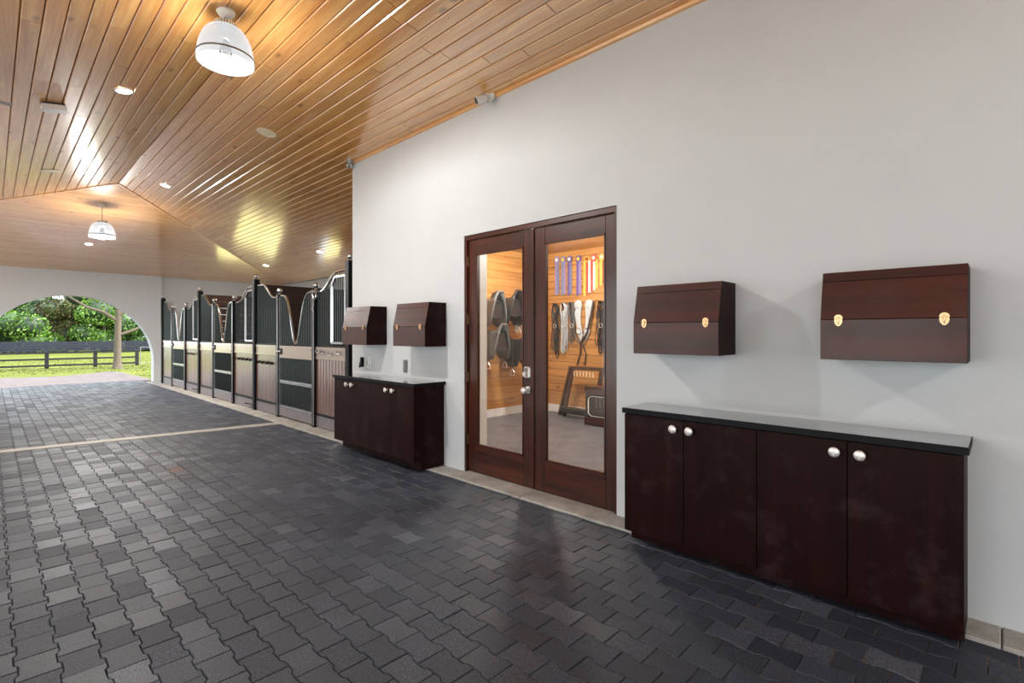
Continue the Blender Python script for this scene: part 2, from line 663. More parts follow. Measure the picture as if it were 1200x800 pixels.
# right of the arch: stall end wall with a window hole y 5.3..6.7, z 1.1..2.3
ex2 = EX - 0.12
w.box(ex2, ex2 - 0.2, 3.64, 5.2, 0, top)
w.box(ex2, ex2 - 0.2, 6.75, YB + 0.2, 0, top)
w.box(ex2, ex2 - 0.2, 5.2, 6.75, 0, 1.05)
w.box(ex2, ex2 - 0.2, 5.2, 6.75, 2.35, top)
obj('wall_far', w, M['wall'], kind='structure')
win = obj('window_1', MB().box(ex2 - 0.02, ex2 - 0.08, 5.2, 5.26, 1.05, 2.35).box(ex2 - 0.02, ex2 - 0.08, 6.69, 6.75, 1.05, 2.35)
          .box(ex2 - 0.02, ex2 - 0.08, 5.2, 6.75, 1.05, 1.11).box(ex2 - 0.02, ex2 - 0.08, 5.2, 6.75, 2.29, 2.35)
          .box(ex2 - 0.03, ex2 - 0.07, 5.95, 6.0, 1.05, 2.35), M['trimwhite'], kind='structure')
obj('pane', MB().box(ex2 - 0.045, ex2 - 0.05, 5.25, 5.96, 1.1, 2.3), M['glass'], win)
obj('pane', MB().box(ex2 - 0.045, ex2 - 0.05, 5.99, 6.7, 1.1, 2.3), M['glass'], win)

# unseen left and end walls, wide openings added to let daylight in
w = MB()
for a, b in ((-18.3, -16.5), (-13.5, -7.5), (-4.5, -3.5), (-0.5, 0.5), (3.5, BX)):
    w.box(a, b, YL - 0.25, YL, 0, 3.3)
for a, b in ((-16.5, -13.5), (-7.5, -4.5), (-3.5, -0.5), (0.5, 3.5)):
    w.box(a, b, YL - 0.25, YL, 2.8, 3.3)
obj('wall_left', w, M['wall'], kind='structure')
w = MB()
w.box(BX, BX + 0.25, YL, -1.5, 0, 4.2)
w.box(BX, BX + 0.25, 2.5, YB, 0, 4.2)
w.box(BX, BX + 0.25, -1.5, 2.5, 2.8, 4.2)
obj('wall_back', w, M['wall'], kind='structure')

# stable back wall, the wall between stalls and tack room, the tack room's far side
w = MB()
ed = [EX - 0.3]
for cx in (-15.6, -11.95, -8.3):  # unseen window openings, added to brighten the stalls and end wall
    ed += [cx - 0.75, cx + 0.75]
    w.box(cx - 0.75, cx + 0.75, YB, YB + 0.2, 0, 1.2).box(cx - 0.75, cx + 0.75, YB, YB + 0.2, 2.35, 3.3)
ed.append(WX)
for a, b in zip(ed[::2], ed[1::2]):
    w.box(a, b, YB, YB + 0.2, 0, 3.3)
obj('wall_stable', w, M['wall'], kind='structure')
w = MB().box(-6.46, WX, WB, YB, 0, 3.75)
obj('wall_partition', w, M['wall'], kind='structure')

# ------------------------------------------------------------------ setting: floor
fl = obj('floor', MB().box(EX - 0.6, BX + 0.6, YL - 0.6, YB, -0.12, -0.005), M['joint'], kind='structure', origin=(0, 0, 0))
L, Wp = 0.2, 0.138
E1, HB, CB = 0.0988, 0.0742, 0.0618
half = [(E1, HB), (0.0575, HB), (0.0425, CB), (-0.0425, CB), (-0.0575, HB), (-E1, HB)]
outline = half + [(-x, -y) for x, y in half]


def paver_mb(cx, cy, dz=0.0, mb=None, clip=False):
    mb = mb or MB()
    n = len(outline)
    ins = 0.0035
    top = []
    for (x, y) in outline:
        top.append((x - math.copysign(ins, x) * (1 if abs(x) > 0.09 else 0), y - math.copysign(ins, y)))
    v = [(cx + x, cy + y, dz) for x, y in top] + [(cx + x, cy + y, dz - 0.004) for x, y in outline] + [(cx + x, cy + y, -0.014) for x, y in outline]
    f = []
    # the I-shaped top as three convex quads
    f += [(0, 1, 10, 11), (1, 2, 9, 10), (2, 3, 8, 9), (3, 4, 7, 8), (4, 5, 6, 7)]
    f = [tuple(q) for q in f]
    for i in range(n):
        j = (i + 1) % n
        f.append((i, n + i, n + j, j))
        f.append((n + i, 2 * n + i, 2 * n + j, n + j))
    mb.add(v, f)
    return mb


def strip_x(y):
    return -8.84 + (y - 0.088) * 0.134


cells = []
for c in range(-30, 24):
    cy = 0.148 + c * Wp
    if cy > 3.2:
        break
    xo = -3.146 + L / 2 + (L / 2 if c % 2 else 0)
    for k in range(-84, 30):
        cx = xo + k * L
        if cx < EX - 0.75 or cx > 2.2:
            continue
        cells.append((cx, cy))
th = 0.7696
Fx, Fy, Rx, Ry = -math.sin(th), math.cos(th), math.cos(th), math.sin(th)


def seen(x, y):
    d = x * Fx + y * Fy
    if d < 0.6:
        return None
    u = 600 + 593 * (x * Rx + y * Ry) / d
    v = 390.6 + 593 * 1.4543 / d
    return d if -30 < u < 1230 and v < 840 else None


vis = sorted([(seen(*c), c) for c in cells if seen(*c)])
ncol = [d for d, c in vis if c[0] > strip_x(c[1]) + 0.1]
single = set(c for d, c in vis[:298])
pm = paver_mb(0, 0)
brown_cell = min(cells, key=lambda c: (c[0] + 6.3) ** 2 + (c[1] - 1.38) ** 2)
pav = obj('paver', pm, M['paver'], fl)
proto_used = False
rest_near, rest_far = MB(), MB()
for c in cells:
    dz = random.uniform(-0.0025, 0.0015)
    if c == brown_cell:
        obj('paver', paver_mb(c[0], c[1], dz), M['paver_brown'], fl, label='reddish brown paver')
        continue
    if c in single:
        if not proto_used:
            o = pav
            proto_used = True
        else:
            o = pav.copy()
            COL.objects.link(o)
        o.location = (c[0], c[1], dz)
        o.rotation_euler = (random.uniform(-0.01, 0.01), random.uniform(-0.01, 0.01), random.uniform(-0.008, 0.008))
    else:
        sx = strip_x(c[1])
        if abs(c[0] - sx) < 0.06:
            continue
        if c[1] < -0.35:
            continue
        paver_mb(c[0], c[1], dz, rest_near if c[0] > sx else rest_far)
# coarse pavers off to the side, where the photograph shows nothing
o = obj('paver', rest_near, M['paver'], fl, kind='stuff')
o = obj('paver', rest_far, M['paver'], fl, kind='stuff')
obj('floor_bay_bounce', MB().box(EX, BX, YL - 0.25, -0.36, -0.1, 0.0), M['bounce_pale'], kind='structure')  # unseen bay floor, made pale to throw daylight up at the boards
obj('paver', MB().box(2.2, BX, -0.3, 3.24, -0.012, -0.001), M['paver'], fl, kind='stuff')

# concrete kerb under the long wall and the stalls, concrete band across the aisle, arch threshold
kerb = MB()
x = EX
while x < BX:
    kerb.box(x, min(x + 3.05, BX) - 0.004, 3.242, 3.76, -0.1, 0.018, 0.006)
    x += 3.05
obj('trim_1', kerb, M['concrete'], kind='structure')
band = MB()
p0, p1 = (strip_x(-0.5), -0.5), (strip_x(3.24), 3.24)
band.prism([(p0[0] - 0.1, p0[1]), (p0[0] + 0.1, p0[1]), (p1[0] + 0.1, p1[1]), (p1[0] - 0.1, p1[1])], 'Z', -0.1, 0.006)
obj('trim_2', band, M['strip'], kind='structure')
obj('trim_10', MB().box(EX, BX, -0.62, -0.36, -0.1, 0.012, 0.006), M['concrete'], kind='structure')
obj('floor_stalls', MB().box(EX, WX, 3.76, YB, -0.1, 0.005), M['joint'], kind='structure')
obj('floor_tack_room', MB().box(-6.4, BX, 3.72, YB, -0.1, 0.012), M['tack_floor'], kind='structure')

# ------------------------------------------------------------------ setting: ceiling
BW = 0.13


def unit_plank(axis, w, t=0.02, ch=0.008):
    """board of length 1 along axis with chamfered lower edges; sits above z = 0"""
    mb = MB()
    prof = [(-w / 2, t), (-w / 2, ch), (-w / 2 + ch, 0), (w / 2 - ch, 0), (w / 2, ch), (w / 2, t)]
    if axis == 'X':
        mb.prism(prof, 'X', -0.5, 0.5)
    else:
        mb.prism(prof, 'Y', -0.5, 0.5)
    return mb


def slope(name, sign, rows, xr):
    """one long slope of the ceiling: backing slab with its boards"""
    alpha = math.atan(SL) * -sign
    y1 = RY + sign * (5.95)
    z1 = RZ - SL * 5.95
    b = MB()
    th_ = 0.06
    e = 0.028
    b.prism([(RY, RZ + e), (y1, z1 + e), (y1, z1 + e + th_), (RY, RZ + e + th_)], 'X', EX - 0.4, BX + 0.25)
    c = obj(name, b, M['pine_gap'], kind='structure', origin=(0, 0, 0))
    proto = None
    far = MB()
    for j in range(rows):
        s_ = (j + 0.5) * BW
        cs = math.cos(math.atan(SL))
        y = RY + sign * s_ * cs
        z = RZ - SL * s_ * cs
        xa, xb = xr(y)
        hipx = HX - max(0.0, abs(y - RY)) * (7.25 / 5.73) - 0.25
        xa = max(xa, hipx)
        x = xa
        first = True
        while x < xb - 0.05:
            ln = random.uniform(2.4, 4.3) if not first else random.uniform(0.7, 4.0)
            first = False
            if xb - (x + ln) < 0.7:
                ln = xb - x
            if proto is None:
                me_ob = obj('plank', unit_plank('X', BW - 0.006), M['pine'], c)
                proto = o = me_ob
            else:
                o = proto.copy()
                COL.objects.link(o)
            o.location = (x + ln / 2, y, z)
            o.scale = (ln - 0.006, 1, 1)
            o.rotation_euler = (alpha, 0, 0)
            x += ln
    return c


def right_range(y):
    if y < WY + 0.02:
        return (-99, 1.5)
    return (-99, WX + 0.05)


cr = slope('ceiling', 1, 44, right_range)
cl = slope('ceiling', -1, 15, lambda y: (-99, 1.5))
# boards outside the picture: rest of the left slope and everything behind the camera
far = MB()
for sign, rows, xa, xb, n0 in ((-1, 44, EX, BX, 15), (-1, 15, 1.5, BX, 0), (1, 14, 1.5, BX, 0)):
    al = math.atan(SL)
    for j in range(n0, rows):
        s_ = (j + 0.5) * BW * math.cos(al)
        y, z = RY + sign * s_, RZ - SL * s_
        hx = max(xa, HX - abs(y - RY) * (7.25 / 5.73) - 0.25)
        far.obox(((hx + xb) / 2, y, z + 0.011), (1, 0, 0), (0, math.cos(al), -sign * math.sin(al)), (0, sign * math.sin(al), math.cos(al)),
                 xb - hx, BW - 0.004, 0.02)
obj('plank', far, M['pine'], cl, kind='stuff')
# the hipped end
b = MB()
e = 0.03
b.prism([(HX, RZ + e), (EX - 0.35, RZ - HS * (-(EX - 0.35) + HX) + e), (EX - 0.35, RZ - HS * (-(EX - 0.35) + HX) + e + 0.05), (HX, RZ + e + 0.05)],
        'Y', YL - 0.2, YB + 0.2)
ch = obj('ceiling', b, M['pine_gap'], kind='structure', origin=(0, 0, 0))
hip = MB()
ah = math.atan(HS)
j = 0
while True:
    d = (j + 0.5) * BW * math.cos(ah)
    x = HX - d
    if x < EX - 0.15:
        break
    z = RZ - HS * d
    hw = d * 5.73 / 7.25 + 0.25
    ya, yb = RY - hw, min(RY + hw, YB + 0.1)
    y = ya
    while y < yb - 0.05:
        ln = random.uniform(2.2, 4.2)
        if yb - (y + ln) < 0.6:
            ln = yb - y
        w_ = BW - 0.006
        for (wx, tz) in ((0.0, 0.0),):
            hip.obox((x, y + ln / 2, z + 0.011), (math.cos(ah), 0, math.sin(ah)), (0, 1, 0), (-math.sin(ah), 0, math.cos(ah)), w_, ln - 0.003, 0.02)
        y += ln
    j += 1
obj('plank', hip, M['pine_y'], ch, kind='stuff')
# hip trims and the board where the ceiling meets the white wall
for sign in (1, -1):
    t = MB()
    t.bar((HX, RY, RZ - 0.006), (HX - 7.25, RY + sign * 5.73, RZ - HS * 7.25 - 0.006), 0.045, 0.02)
    obj('trim_3' if sign > 0 else 'trim_4', t, M['pine'], kind='structure')
zc = ceil_z(WY)
obj('trim_5', MB().prism([(WY, zc - 0.028), (WY - 0.022, zc - 0.022), (WY - 0.022, zc + 0.012), (WY, zc + 0.012)], 'X', WX, BX), M['pine'], kind='structure')

# ------------------------------------------------------------------ french doors
fr = MB()
fr.box(-4.04, -4.012, 3.462, 3.56, 0.018, 2.47)
fr.box(-2.218, -2.19, 3.462, 3.56, 0.018, 2.47)
obj('trim_7', fr, M['mahog'], kind='structure')
obj('trim_9', MB().box(-4.04, -4.03, 3.562, 3.765, 0.018, 2.469), M['trimwhite'], kind='structure')
obj('trim_8', MB().box(-4.012, -2.218, 3.462, 3.56, 2.425, 2.47), M['mahog_h'], kind='structure')


def door_leaf(name, xa, xb, ga, gb, hinge_x):
    y0, y1 = 3.487, 3.535
    z0, z1, gz0, gz1 = 0.022, 2.42, 0.305, 2.27
    r = bpy.data.objects.new(name, None)
    r.location = ((xa + xb) / 2, 3.51, 0.02)
    r['kind'] = 'structure'
    COL.objects.link(r)
    obj('stile', MB().box(xa, ga, y0, y1, z0, z1, 0.004), M['mahog'], r)
    obj('stile', MB().box(gb, xb, y0, y1, z0, z1, 0.004), M['mahog'], r)
    obj('top_rail', MB().box(ga, gb, y0 + 0.001, y1 - 0.001, gz1, z1, 0.003), M['mahog_h'], r)
    obj('bottom_rail', MB().box(ga, gb, y0 + 0.001, y1 - 0.001, z0, gz0, 0.003), M['mahog_h'], r)
    obj('glass_pane', MB().box(ga - 0.005, gb + 0.005, 3.508, 3.513, gz0 - 0.005, gz1 + 0.005), M['glass'], r)
    bd = MB()
    q = 0.014
    bd.box(ga, ga + q, y0 - 0.004, 3.508, gz0, gz1).box(gb - q, gb, y0 - 0.004, 3.508, gz0, gz1)
    bd.box(ga, gb, y0 - 0.004, 3.508, gz0, gz0 + q).box(ga, gb, y0 - 0.004, 3.508, gz1 - q, gz1)
    obj('glazing_bead', bd, M['mahog'], r)
    for hz in (0.35, 1.0, 1.6, 2.2):
        obj('hinge', MB().tube([(hinge_x, 3.478, hz - 0.05), (hinge_x, 3.478, hz + 0.05)], 0.008, 8)
            .box(hinge_x - 0.01, hinge_x + 0.01, 3.482, 3.487, hz - 0.05, hz + 0.05), M['bronze'], r, label='aged brass butt hinge')
    return r


d1 = door_leaf('door_1', -4.01, -3.112, -3.885, -3.228, -4.011)
d2 = door_leaf('door_2', -3.106, -2.22, -2.963, -2.318, -2.219)
obj('astragal', MB().box(-3.135, -3.09, 3.474, 3.487, 0.03, 2.415, 0.003), M['mahog'], d2)
lk = obj('deadbolt', MB().box(-3.205, -3.125, 3.452, 3.487, 1.04, 1.145, 0.012).lathe([(0.0, 0.03), (0.02, 0.03), (0.022, 0)], (-3.165, 3.452, 1.08), (0, -1, 0), 16),
         M['steel'], d1, True, label='satin nickel keypad deadbolt')
obj('keypad', MB().box(-3.188, -3.142, 3.449, 3.453, 1.1, 1.135), M['grey'], lk)
lv = obj('knob', MB().lathe([(0.034, 0), (0.034, 0.008), (0.014, 0.012), (0.012, 0.04), (0.027, 0.05), (0.032, 0.066), (0.024, 0.082), (0, 0.086)],
                            (-3.165, 3.487, 0.93), (0, -1, 0), 20), M['steel'], d1, True, label='satin nickel door knob')

# ------------------------------------------------------------------ low cabinets


def cab_door(root, xa, xb, yf, z0, z1, knob_x, kz):
    d = obj('door', MB().box(xa, xb, yf, yf + 0.019, z0, z1, 0.0015), M['brown'], root)
    k = MB()
    k.lathe([(0.0, 0.04), (0.018, 0.04), (0.0255, 0.036), (0.0275, 0.03), (0.024, 0.022), (0.009, 0.016), (0.008, 0.004), (0.013, 0.0)], (knob_x, yf, kz), (0, -1, 0), 18)
    k.box(knob_x - 0.0025, knob_x + 0.0025, yf - 0.0425, yf - 0.036, kz - 0.016, kz + 0.016)
    obj('knob', k, M['steel'], d, True, label='satin nickel round knob')
    return d


def low_cabinet(label, xa, xb, yf, z0, seams, knobs, end_right):
    r = thing('base_cabinet', label, 'cabinet', ((xa + xb) / 2, 3.3, 0.018))
    yb_ = WY - 0.004
    obj('carcass', MB().box(xa + 0.001, xb - 0.02, yf + 0.021, yb_, z0, 0.895), M['brown'], r)
    obj('end_panel', MB().prism([(yf + 0.002, z0), (yf + 0.002, 0.898), (yb_, 0.898), (yb_, 0.02), (3.15, 0.02), (3.15, z0)], 'X', xb - 0.019, xb), M['brown'], r)
    obj('toe_kick', MB().box(xa + 0.03, xb - 0.02, 3.15, 3.166, 0.019, z0 + 0.01), M['brown'], r)
    ed = [xa] + seams + [xb - 0.0005]
    for i in range(4):
        cab_door(r, ed[i] + 0.002, ed[i + 1] - 0.002, yf, z0, 0.893, knobs[i], 0.833)
    return r


low_cabinet('long dark brown base cabinet right of the glass doors, four doors under black worktop', -1.909, -0.126, 3.106, 0.078,
            [-1.475, -1.027, -0.58], [-1.535, -1.426, -0.633, -0.521], True)
low_cabinet('dark brown base cabinet left of the glass doors, near the stalls', -6.106, -4.371, 3.05, 0.117,
            [-5.691, -5.234, -4.813], [-5.757, -5.63, -4.87, -4.745], True)
def worktop(label, xa, xb, yf, zt):
    r = thing('worktop', label, 'worktop', ((xa + xb) / 2, WY - 0.002, 0.9))
    obj('slab', MB().box(xa + 0.004, xb - 0.004, yf + 0.004, WY - 0.002, 0.9, zt, 0.001), M['top'], r)
    obj('edge_band', MB().box(xa, xb, yf, yf + 0.004, 0.9, zt - 0.001).box(xa, xa + 0.004, yf + 0.004, WY - 0.002, 0.9, zt - 0.001)
        .box(xb - 0.004, xb, yf + 0.004, WY - 0.002, 0.9, zt - 0.001), M['edge'], r, label='matt black edge')


worktop('black polished worktop on the cabinet right of the glass doors', -1.916, -0.107, 3.087, 0.936)
worktop('black polished worktop on the cabinet next to the stalls', -6.115, -4.342, 3.03, 0.934)

# ------------------------------------------------------------------ wall boxes


def wall_box(label, x0):
    wd, zb, zs, zh, zt = 0.6, 1.314, 1.53, 1.736, 1.787
    yw, yf, yt = WY - 0.003, 3.168, 3.223
    ysl = lambda z: yf + (yt - yf) * (z - zs) / (zt - zs)
    r = thing('tack_box', label, 'box', (x0 + wd / 2, yw, zb), 'slant-front boxes hung on the white wall')
    t = 0.018
    body = MB()
    for a in (x0, x0 + wd - t):
        body.prism([(yw, zb), (yf + 0.001, zb), (yf + 0.001, zs), (yt + 0.001, zt), (yw, zt)], 'X', a, a + t)
    body.box(x0 + t, x0 + wd - t, yf + t, yw, zb, zb + t).box(x0 + t, x0 + wd - t, yt, yw, zt - t, zt - 0.0005).box(x0 + t, x0 + wd - t, yw - 0.008, yw, zb + t, zt - t)
    obj('body', body, M['brown'], r)
    obj('front_panel', MB().box(x0 + 0.001, x0 + wd - 0.001, yf - 0.002, yf + t, zb, zs - 0.002, 0.0015), M['brown_h'], r)
    obj('lid', MB().prism([(yf - 0.002, zs + 0.001), (ysl(zh) - 0.002, zh - 0.0015), (ysl(zh) + t, zh - 0.0015), (yf + t, zs + 0.001)], 'X', x0 + 0.001, x0 + wd - 0.001), M['brown_h'], r)
    obj('hinge_strip', MB().prism([(ysl(zh) - 0.002, zh + 0.0015), (yt - 0.002, zt), (yt + t, zt), (ysl(zh) + t, zh + 0.0015)], 'X', x0 + 0.001, x0 + wd - 0.001), M['brown_h'], r)
    for lx in (x0 + 0.085, x0 + 0.518):
        pl = [(0.017, 0.002), (0.019, -0.008), (0.016, -0.022), (0.007, -0.034), (0, -0.037), (-0.007, -0.034), (-0.016, -0.022), (-0.019, -0.008), (-0.017, 0.002)]
        la = obj('latch', MB().prism([(lx + a, zs + b) for a, b in pl], 'Y', yf - 0.006, yf - 0.002)
                 .prism([(lx + 0.02 * math.cos(PI * i / 8), zs + 0.004 + 0.021 * math.sin(PI * i / 8)) for i in range(9)], 'Y', yf - 0.005, yf + 0.001),
                 M['brass'], r, label='brass draw latch')
        obj('hasp', MB().box(lx - 0.006, lx + 0.006, yf - 0.013, yf - 0.006, zs - 0.018, zs + 0.013, 0.003), M['brass'], la)
        obj('keyhole', MB().tube([(lx, yf - 0.0065, zs - 0.024), (lx, yf - 0.0055, zs - 0.024)], 0.004, 8), M['lens'], la)
    return r


b1 = wall_box('dark brown slant-front wall box nearest the camera, at the right end of the wall', -0.716)
offs = b1.location.copy()
for x0, lab in ((-1.873, 'dark brown slant-front wall box just right of the glass doors'),
                (-4.937, 'dark brown slant-front wall box just left of the glass doors'),
                (-6.115, 'dark brown slant-front wall box nearest the stalls, overlapping the last grille')):
    dup(b1, (x0 + 0.3, offs.y, offs.z), lab)

# ------------------------------------------------------------------ outlets and switch
o = thing('wall_outlet', 'silver wall outlet with a black plug in it, under the far wall boxes', 'outlet', (-6.09, WY, 1.03))
obj('plate', MB().box(-6.15, -6.05, WY - 0.007, WY - 0.001, 1.01, 1.145, 0.002), M['galv'], o)
pg = obj('plug', MB().prism([(-6.13, 1.015), (-6.07, 1.015), (-6.055, 1.06), (-6.06, 1.14), (-6.085, 1.14), (-6.1, 1.05)], 'Y', WY - 0.05, WY - 0.008), M['blackm'], o, label='black plug')
obj('cord', MB().tube([(-6.1, WY - 0.03, 1.02), (-6.14, WY - 0.028, 1.0), (-6.17, WY - 0.012, 1.02), (-6.18, WY - 0.006, 1.06)], 0.005, 6), M['blackm'], pg)
o = thing('light_switch', 'silver switch plate beside the plugged outlet above far worktop', 'switch', (-5.93, WY, 1.0))
obj('plate', MB().box(-5.975, -5.885, WY - 0.007, WY - 0.001, 1.0, 1.15, 0.002), M['galv'], o)
obj('rocker', MB().box(-5.955, -5.905, WY - 0.013, WY - 0.007, 1.035, 1.115, 0.003), M['white'], o, label='white rocker')
o = thing('wall_control', 'narrow grey control holder on the wall above far worktop, below second box', 'control', (-5.11, WY, 0.995))
obj('plate', MB().box(-5.145, -5.065, WY - 0.012, WY - 0.001, 0.99, 1.14, 0.004), M['grey'], o)
obj('handset', MB().box(-5.132, -5.078, WY - 0.024, WY - 0.012, 1.005, 1.125, 0.006), M['grey'], o)

# ------------------------------------------------------------------ pendants


def pendant(label, x, y, zceil, zrim, power=1.0):
    r = thing('pendant_lamp', label, 'lamp', (x, y, zrim), None)
    zt = zrim + 0.32
    obj('canopy', MB().lathe([(0.0, 0.03), (0.065, 0.03), (0.07, 0.012), (0.055, -0.012), (0.02, -0.03), (0, -0.03)], (x, y, zceil - 0.02), (0, 0, 1), 24), M['white'], r, True)
    obj('stem', MB().tube([(x, y, zt - 0.01), (x, y, zceil - 0.04)], 0.009, 10), M['galv'], r, True)
    ca = MB().lathe([(0.0, 0.01), (0.06, 0.005), (0.075, -0.03), (0.07, -0.045), (0, -0.045)], (x, y, zt), (0, 0, 1), 24)
    cap = obj('cap', ca, M['galv'], r, True)
    fn = MB()
    for k in range(24):
        a = 2 * PI * k / 24
        fn.obox((x + 0.076 * math.cos(a), y + 0.076 * math.sin(a), zt - 0.018), (math.cos(a), math.sin(a), 0), (-math.sin(a), math.cos(a), 0), (0, 0, 1), 0.012, 0.006, 0.04)
    obj('fins', fn, M['white'], cap)
    prof = []
    for i in range(15):
        t = i / 14
        prof.append((0.078 + (0.207 - 0.078) * math.sin(t * PI / 2) ** 0.9, -0.035 - 0.285 * (1 - math.cos(t * PI / 2)) ** 0.95))
    outer = [(a, b) for a, b in prof]
    inner = [(a - 0.005, b) for a, b in reversed(prof)]
    # prismatic flutes: 72 facets with alternating radius
    mb = MB()
    n = 72
    v, f = [], []
    P = outer + inner
    for q, (rr, h) in enumerate(P):
        for k in range(n):
            a = 2 * PI * k / n
            r2 = rr + (0.0012 if (k % 2 and q < len(outer)) else 0)
            v.append((x + r2 * math.cos(a), y + r2 * math.sin(a), zt + h))
    for i in range(len(P) - 1):
        for k in range(n):
            q = (k + 1) % n
            f.append((i * n + k, i * n + q, (i + 1) * n + q, (i + 1) * n + k))
    mb.add(v, f)
    obj('shade', mb, M['shade'], r, True, label='white fluted glass bell shade')
    obj('rim_band', MB().lathe([(0.208, 0.055), (0.2105, 0.05), (0.2105, 0.044), (0.2075, 0.04)], (x, y, zrim), (0, 0, 1), 48), M['grey'], r, True)
    obj('bulb', MB().lathe([(0.02, 0.19), (0.03, 0.15), (0.045, 0.11), (0.045, 0.08), (0.025, 0.05), (0, 0.045)], (x, y, zrim), (0, 0, 1), 16), M['bulb'], r, True)
    obj('reflector', MB().lathe([(0.05, 0.2), (0.07, 0.09), (0.045, 0.035), (0.04, 0.035), (0.06, 0.09), (0.045, 0.2)], (x, y, zrim), (0, 0, 1), 20), M['galv'], r, True) if False else None
    l = bpy.data.lights.new('lamp_light', 'POINT')
    l.energy = PENDANT_W * power
    l.color = (1.0, 0.98, 0.95)
    l.shadow_soft_size = 0.035
    lo = bpy.data.objects.new('lamp_light', l)
    lo.location = (0, 0, 0.025)
    lo.parent = r
    COL.objects.link(lo)
    return r


pendant('large white bell-shaped pendant lamp hanging near the camera', -4.5, 1.325, ceil_z(1.325), 3.63)
pendant('white bell pendant lamp hanging far off near the arch, smaller in view', -12.4, 1.5, RZ - HS * (12.4 - 11.15), 3.29, 2.6)
pendant('white bell pendant lamp behind the camera', 3.4, 1.325, ceil_z(1.325), 3.63)

# ------------------------------------------------------------------ downlights and ceiling fixtures


def tilt(y):
    """unit normal pointing down into the room for the long slopes"""
    s = SL if y > RY else -SL
    return Vector((0, -s, -1)).normalized()


def downlight(label, x, y, z, nrm, on=True, r0=0.085, cat='light', power=1.0):
    r = thing('downlight' if on else 'ceiling_speaker', label, cat, (x, y, z), 'round lights recessed in the boards' if on else None)
    ax = tuple(nrm)
    obj('ring', MB().lathe([(r0, 0.0), (r0, 0.006), (r0 * 0.8, 0.009), (r0 * 0.78, 0.003), (r0 * 0.78, 0)], (x, y, z), ax, 28), M['cream' if not on else 'white'], r, True)
    obj('lens' if on else 'grille', MB().lathe([(0, 0.006), (r0 * 0.8, 0.004)], (x, y, z), ax, 28), M['lamp'] if on else M['cream'], r)
    if on:
        l = bpy.data.lights.new('lamp_light', 'SPOT')
        l.energy = DOWN_W * power
        l.color = (1.0, 0.9, 0.76)
        l.spot_size = 2.3
        l.spot_blend = 0.8
        l.shadow_soft_size = 0.06
        lo = bpy.data.objects.new('lamp_light', l)
        lo.location = Vector(nrm) * 0.03
        lo.rotation_euler = Vector(nrm).to_track_quat('-Z', 'Y').to_euler()
        lo.parent = r
        COL.objects.link(lo)
    return r


for x, y, lab in ((-6.6, 0.98, 'round downlight recessed in the left ceiling slope, nearest the camera'),
                  (-10.35, 2.106, 'round downlight in the right ceiling slope just past the ridge'),
                  (-11.91, 5.58, 'round downlight above the nearest stall, close to the wall corner'),
                  (-15.4, 5.6, 'round downlight above the stalls, close to the hip joint')):
    downlight(lab, x, y, ceil_z(y) - 0.001, tilt(y), power=1.0 if x > -11 else 2.0)
hn = Vector((HS, 0, -1)).normalized()
downlight('round downlight on the far hipped slope, below the far pendant', -15.38, 1.615, RZ - HS * (15.38 - 11.15) - 0.001, hn, power=3.0)
downlight('flat cream disc speaker in the right slope, unlit, beside the big pendant', -6.58, 2.4, ceil_z(2.4) - 0.001, tilt(2.4), False, 0.115, 'speaker')
downlight('flat cream disc speaker on the left slope near the hip, unlit', -10.46, 0.64, ceil_z(0.64) - 0.001, tilt(0.64), False, 0.115, 'speaker')

al = math.atan(SL)
ny = Vector((0, SL, -1)).normalized()
cb = Vector((-7.33, 0.47, ceil_z(0.47)))
r = thing('emergency_light', 'small oblong white box fixed to the left ceiling slope', 'light', cb)
u, v_ = Vector((1, 0, 0)), Vector((0, math.cos(al), math.sin(al)))
obj('mount', MB().obox(cb + ny * 0.012 + u * -0.0, u, v_, ny, 0.16, 0.19, 0.024), M['leather_b'], r, label='dark mounting plate')
obj('housing', MB().obox(cb + ny * 0.05 + u * 0.03, u, v_, ny, 0.12, 0.2, 0.055), M['white'], r)

# ceiling fan at the left edge: only blade tips reach into the picture
fc = Vector((-6.3, -0.62, 3.47))
r = thing('ceiling_fan', 'grey ceiling fan at the left edge, only blade tips in view', 'fan', fc)
obj('rod', MB().tube([fc + Vector((0, 0, 0.1)), (fc.x, fc.y, ceil_z(fc.y) - 0.005)], 0.014, 10), M['galv'], r, True)
obj('motor', MB().lathe([(0, 0.11), (0.06, 0.1), (0.12, 0.06), (0.13, 0.0), (0.1, -0.05), (0, -0.07)], fc, (0, 0, 1), 24), M['galv'], r, True)
for k in range(5):
    a = math.radians(93 + 72 * k)
    d = Vector((math.cos(a), math.sin(a), 0))
    s = Vector((-math.sin(a), math.cos(a), 0.18)).normalized()
    obj('blade', MB().obox(fc + d * 0.45 + Vector((0, 0, 0.02)), d, s, d.cross(s), 0.62, 0.13, 0.012).obox(fc + d * 0.13 + Vector((0, 0, 0.01)), d, s, d.cross(s), 0.12, 0.04, 0.014),
        M['grey'], r)

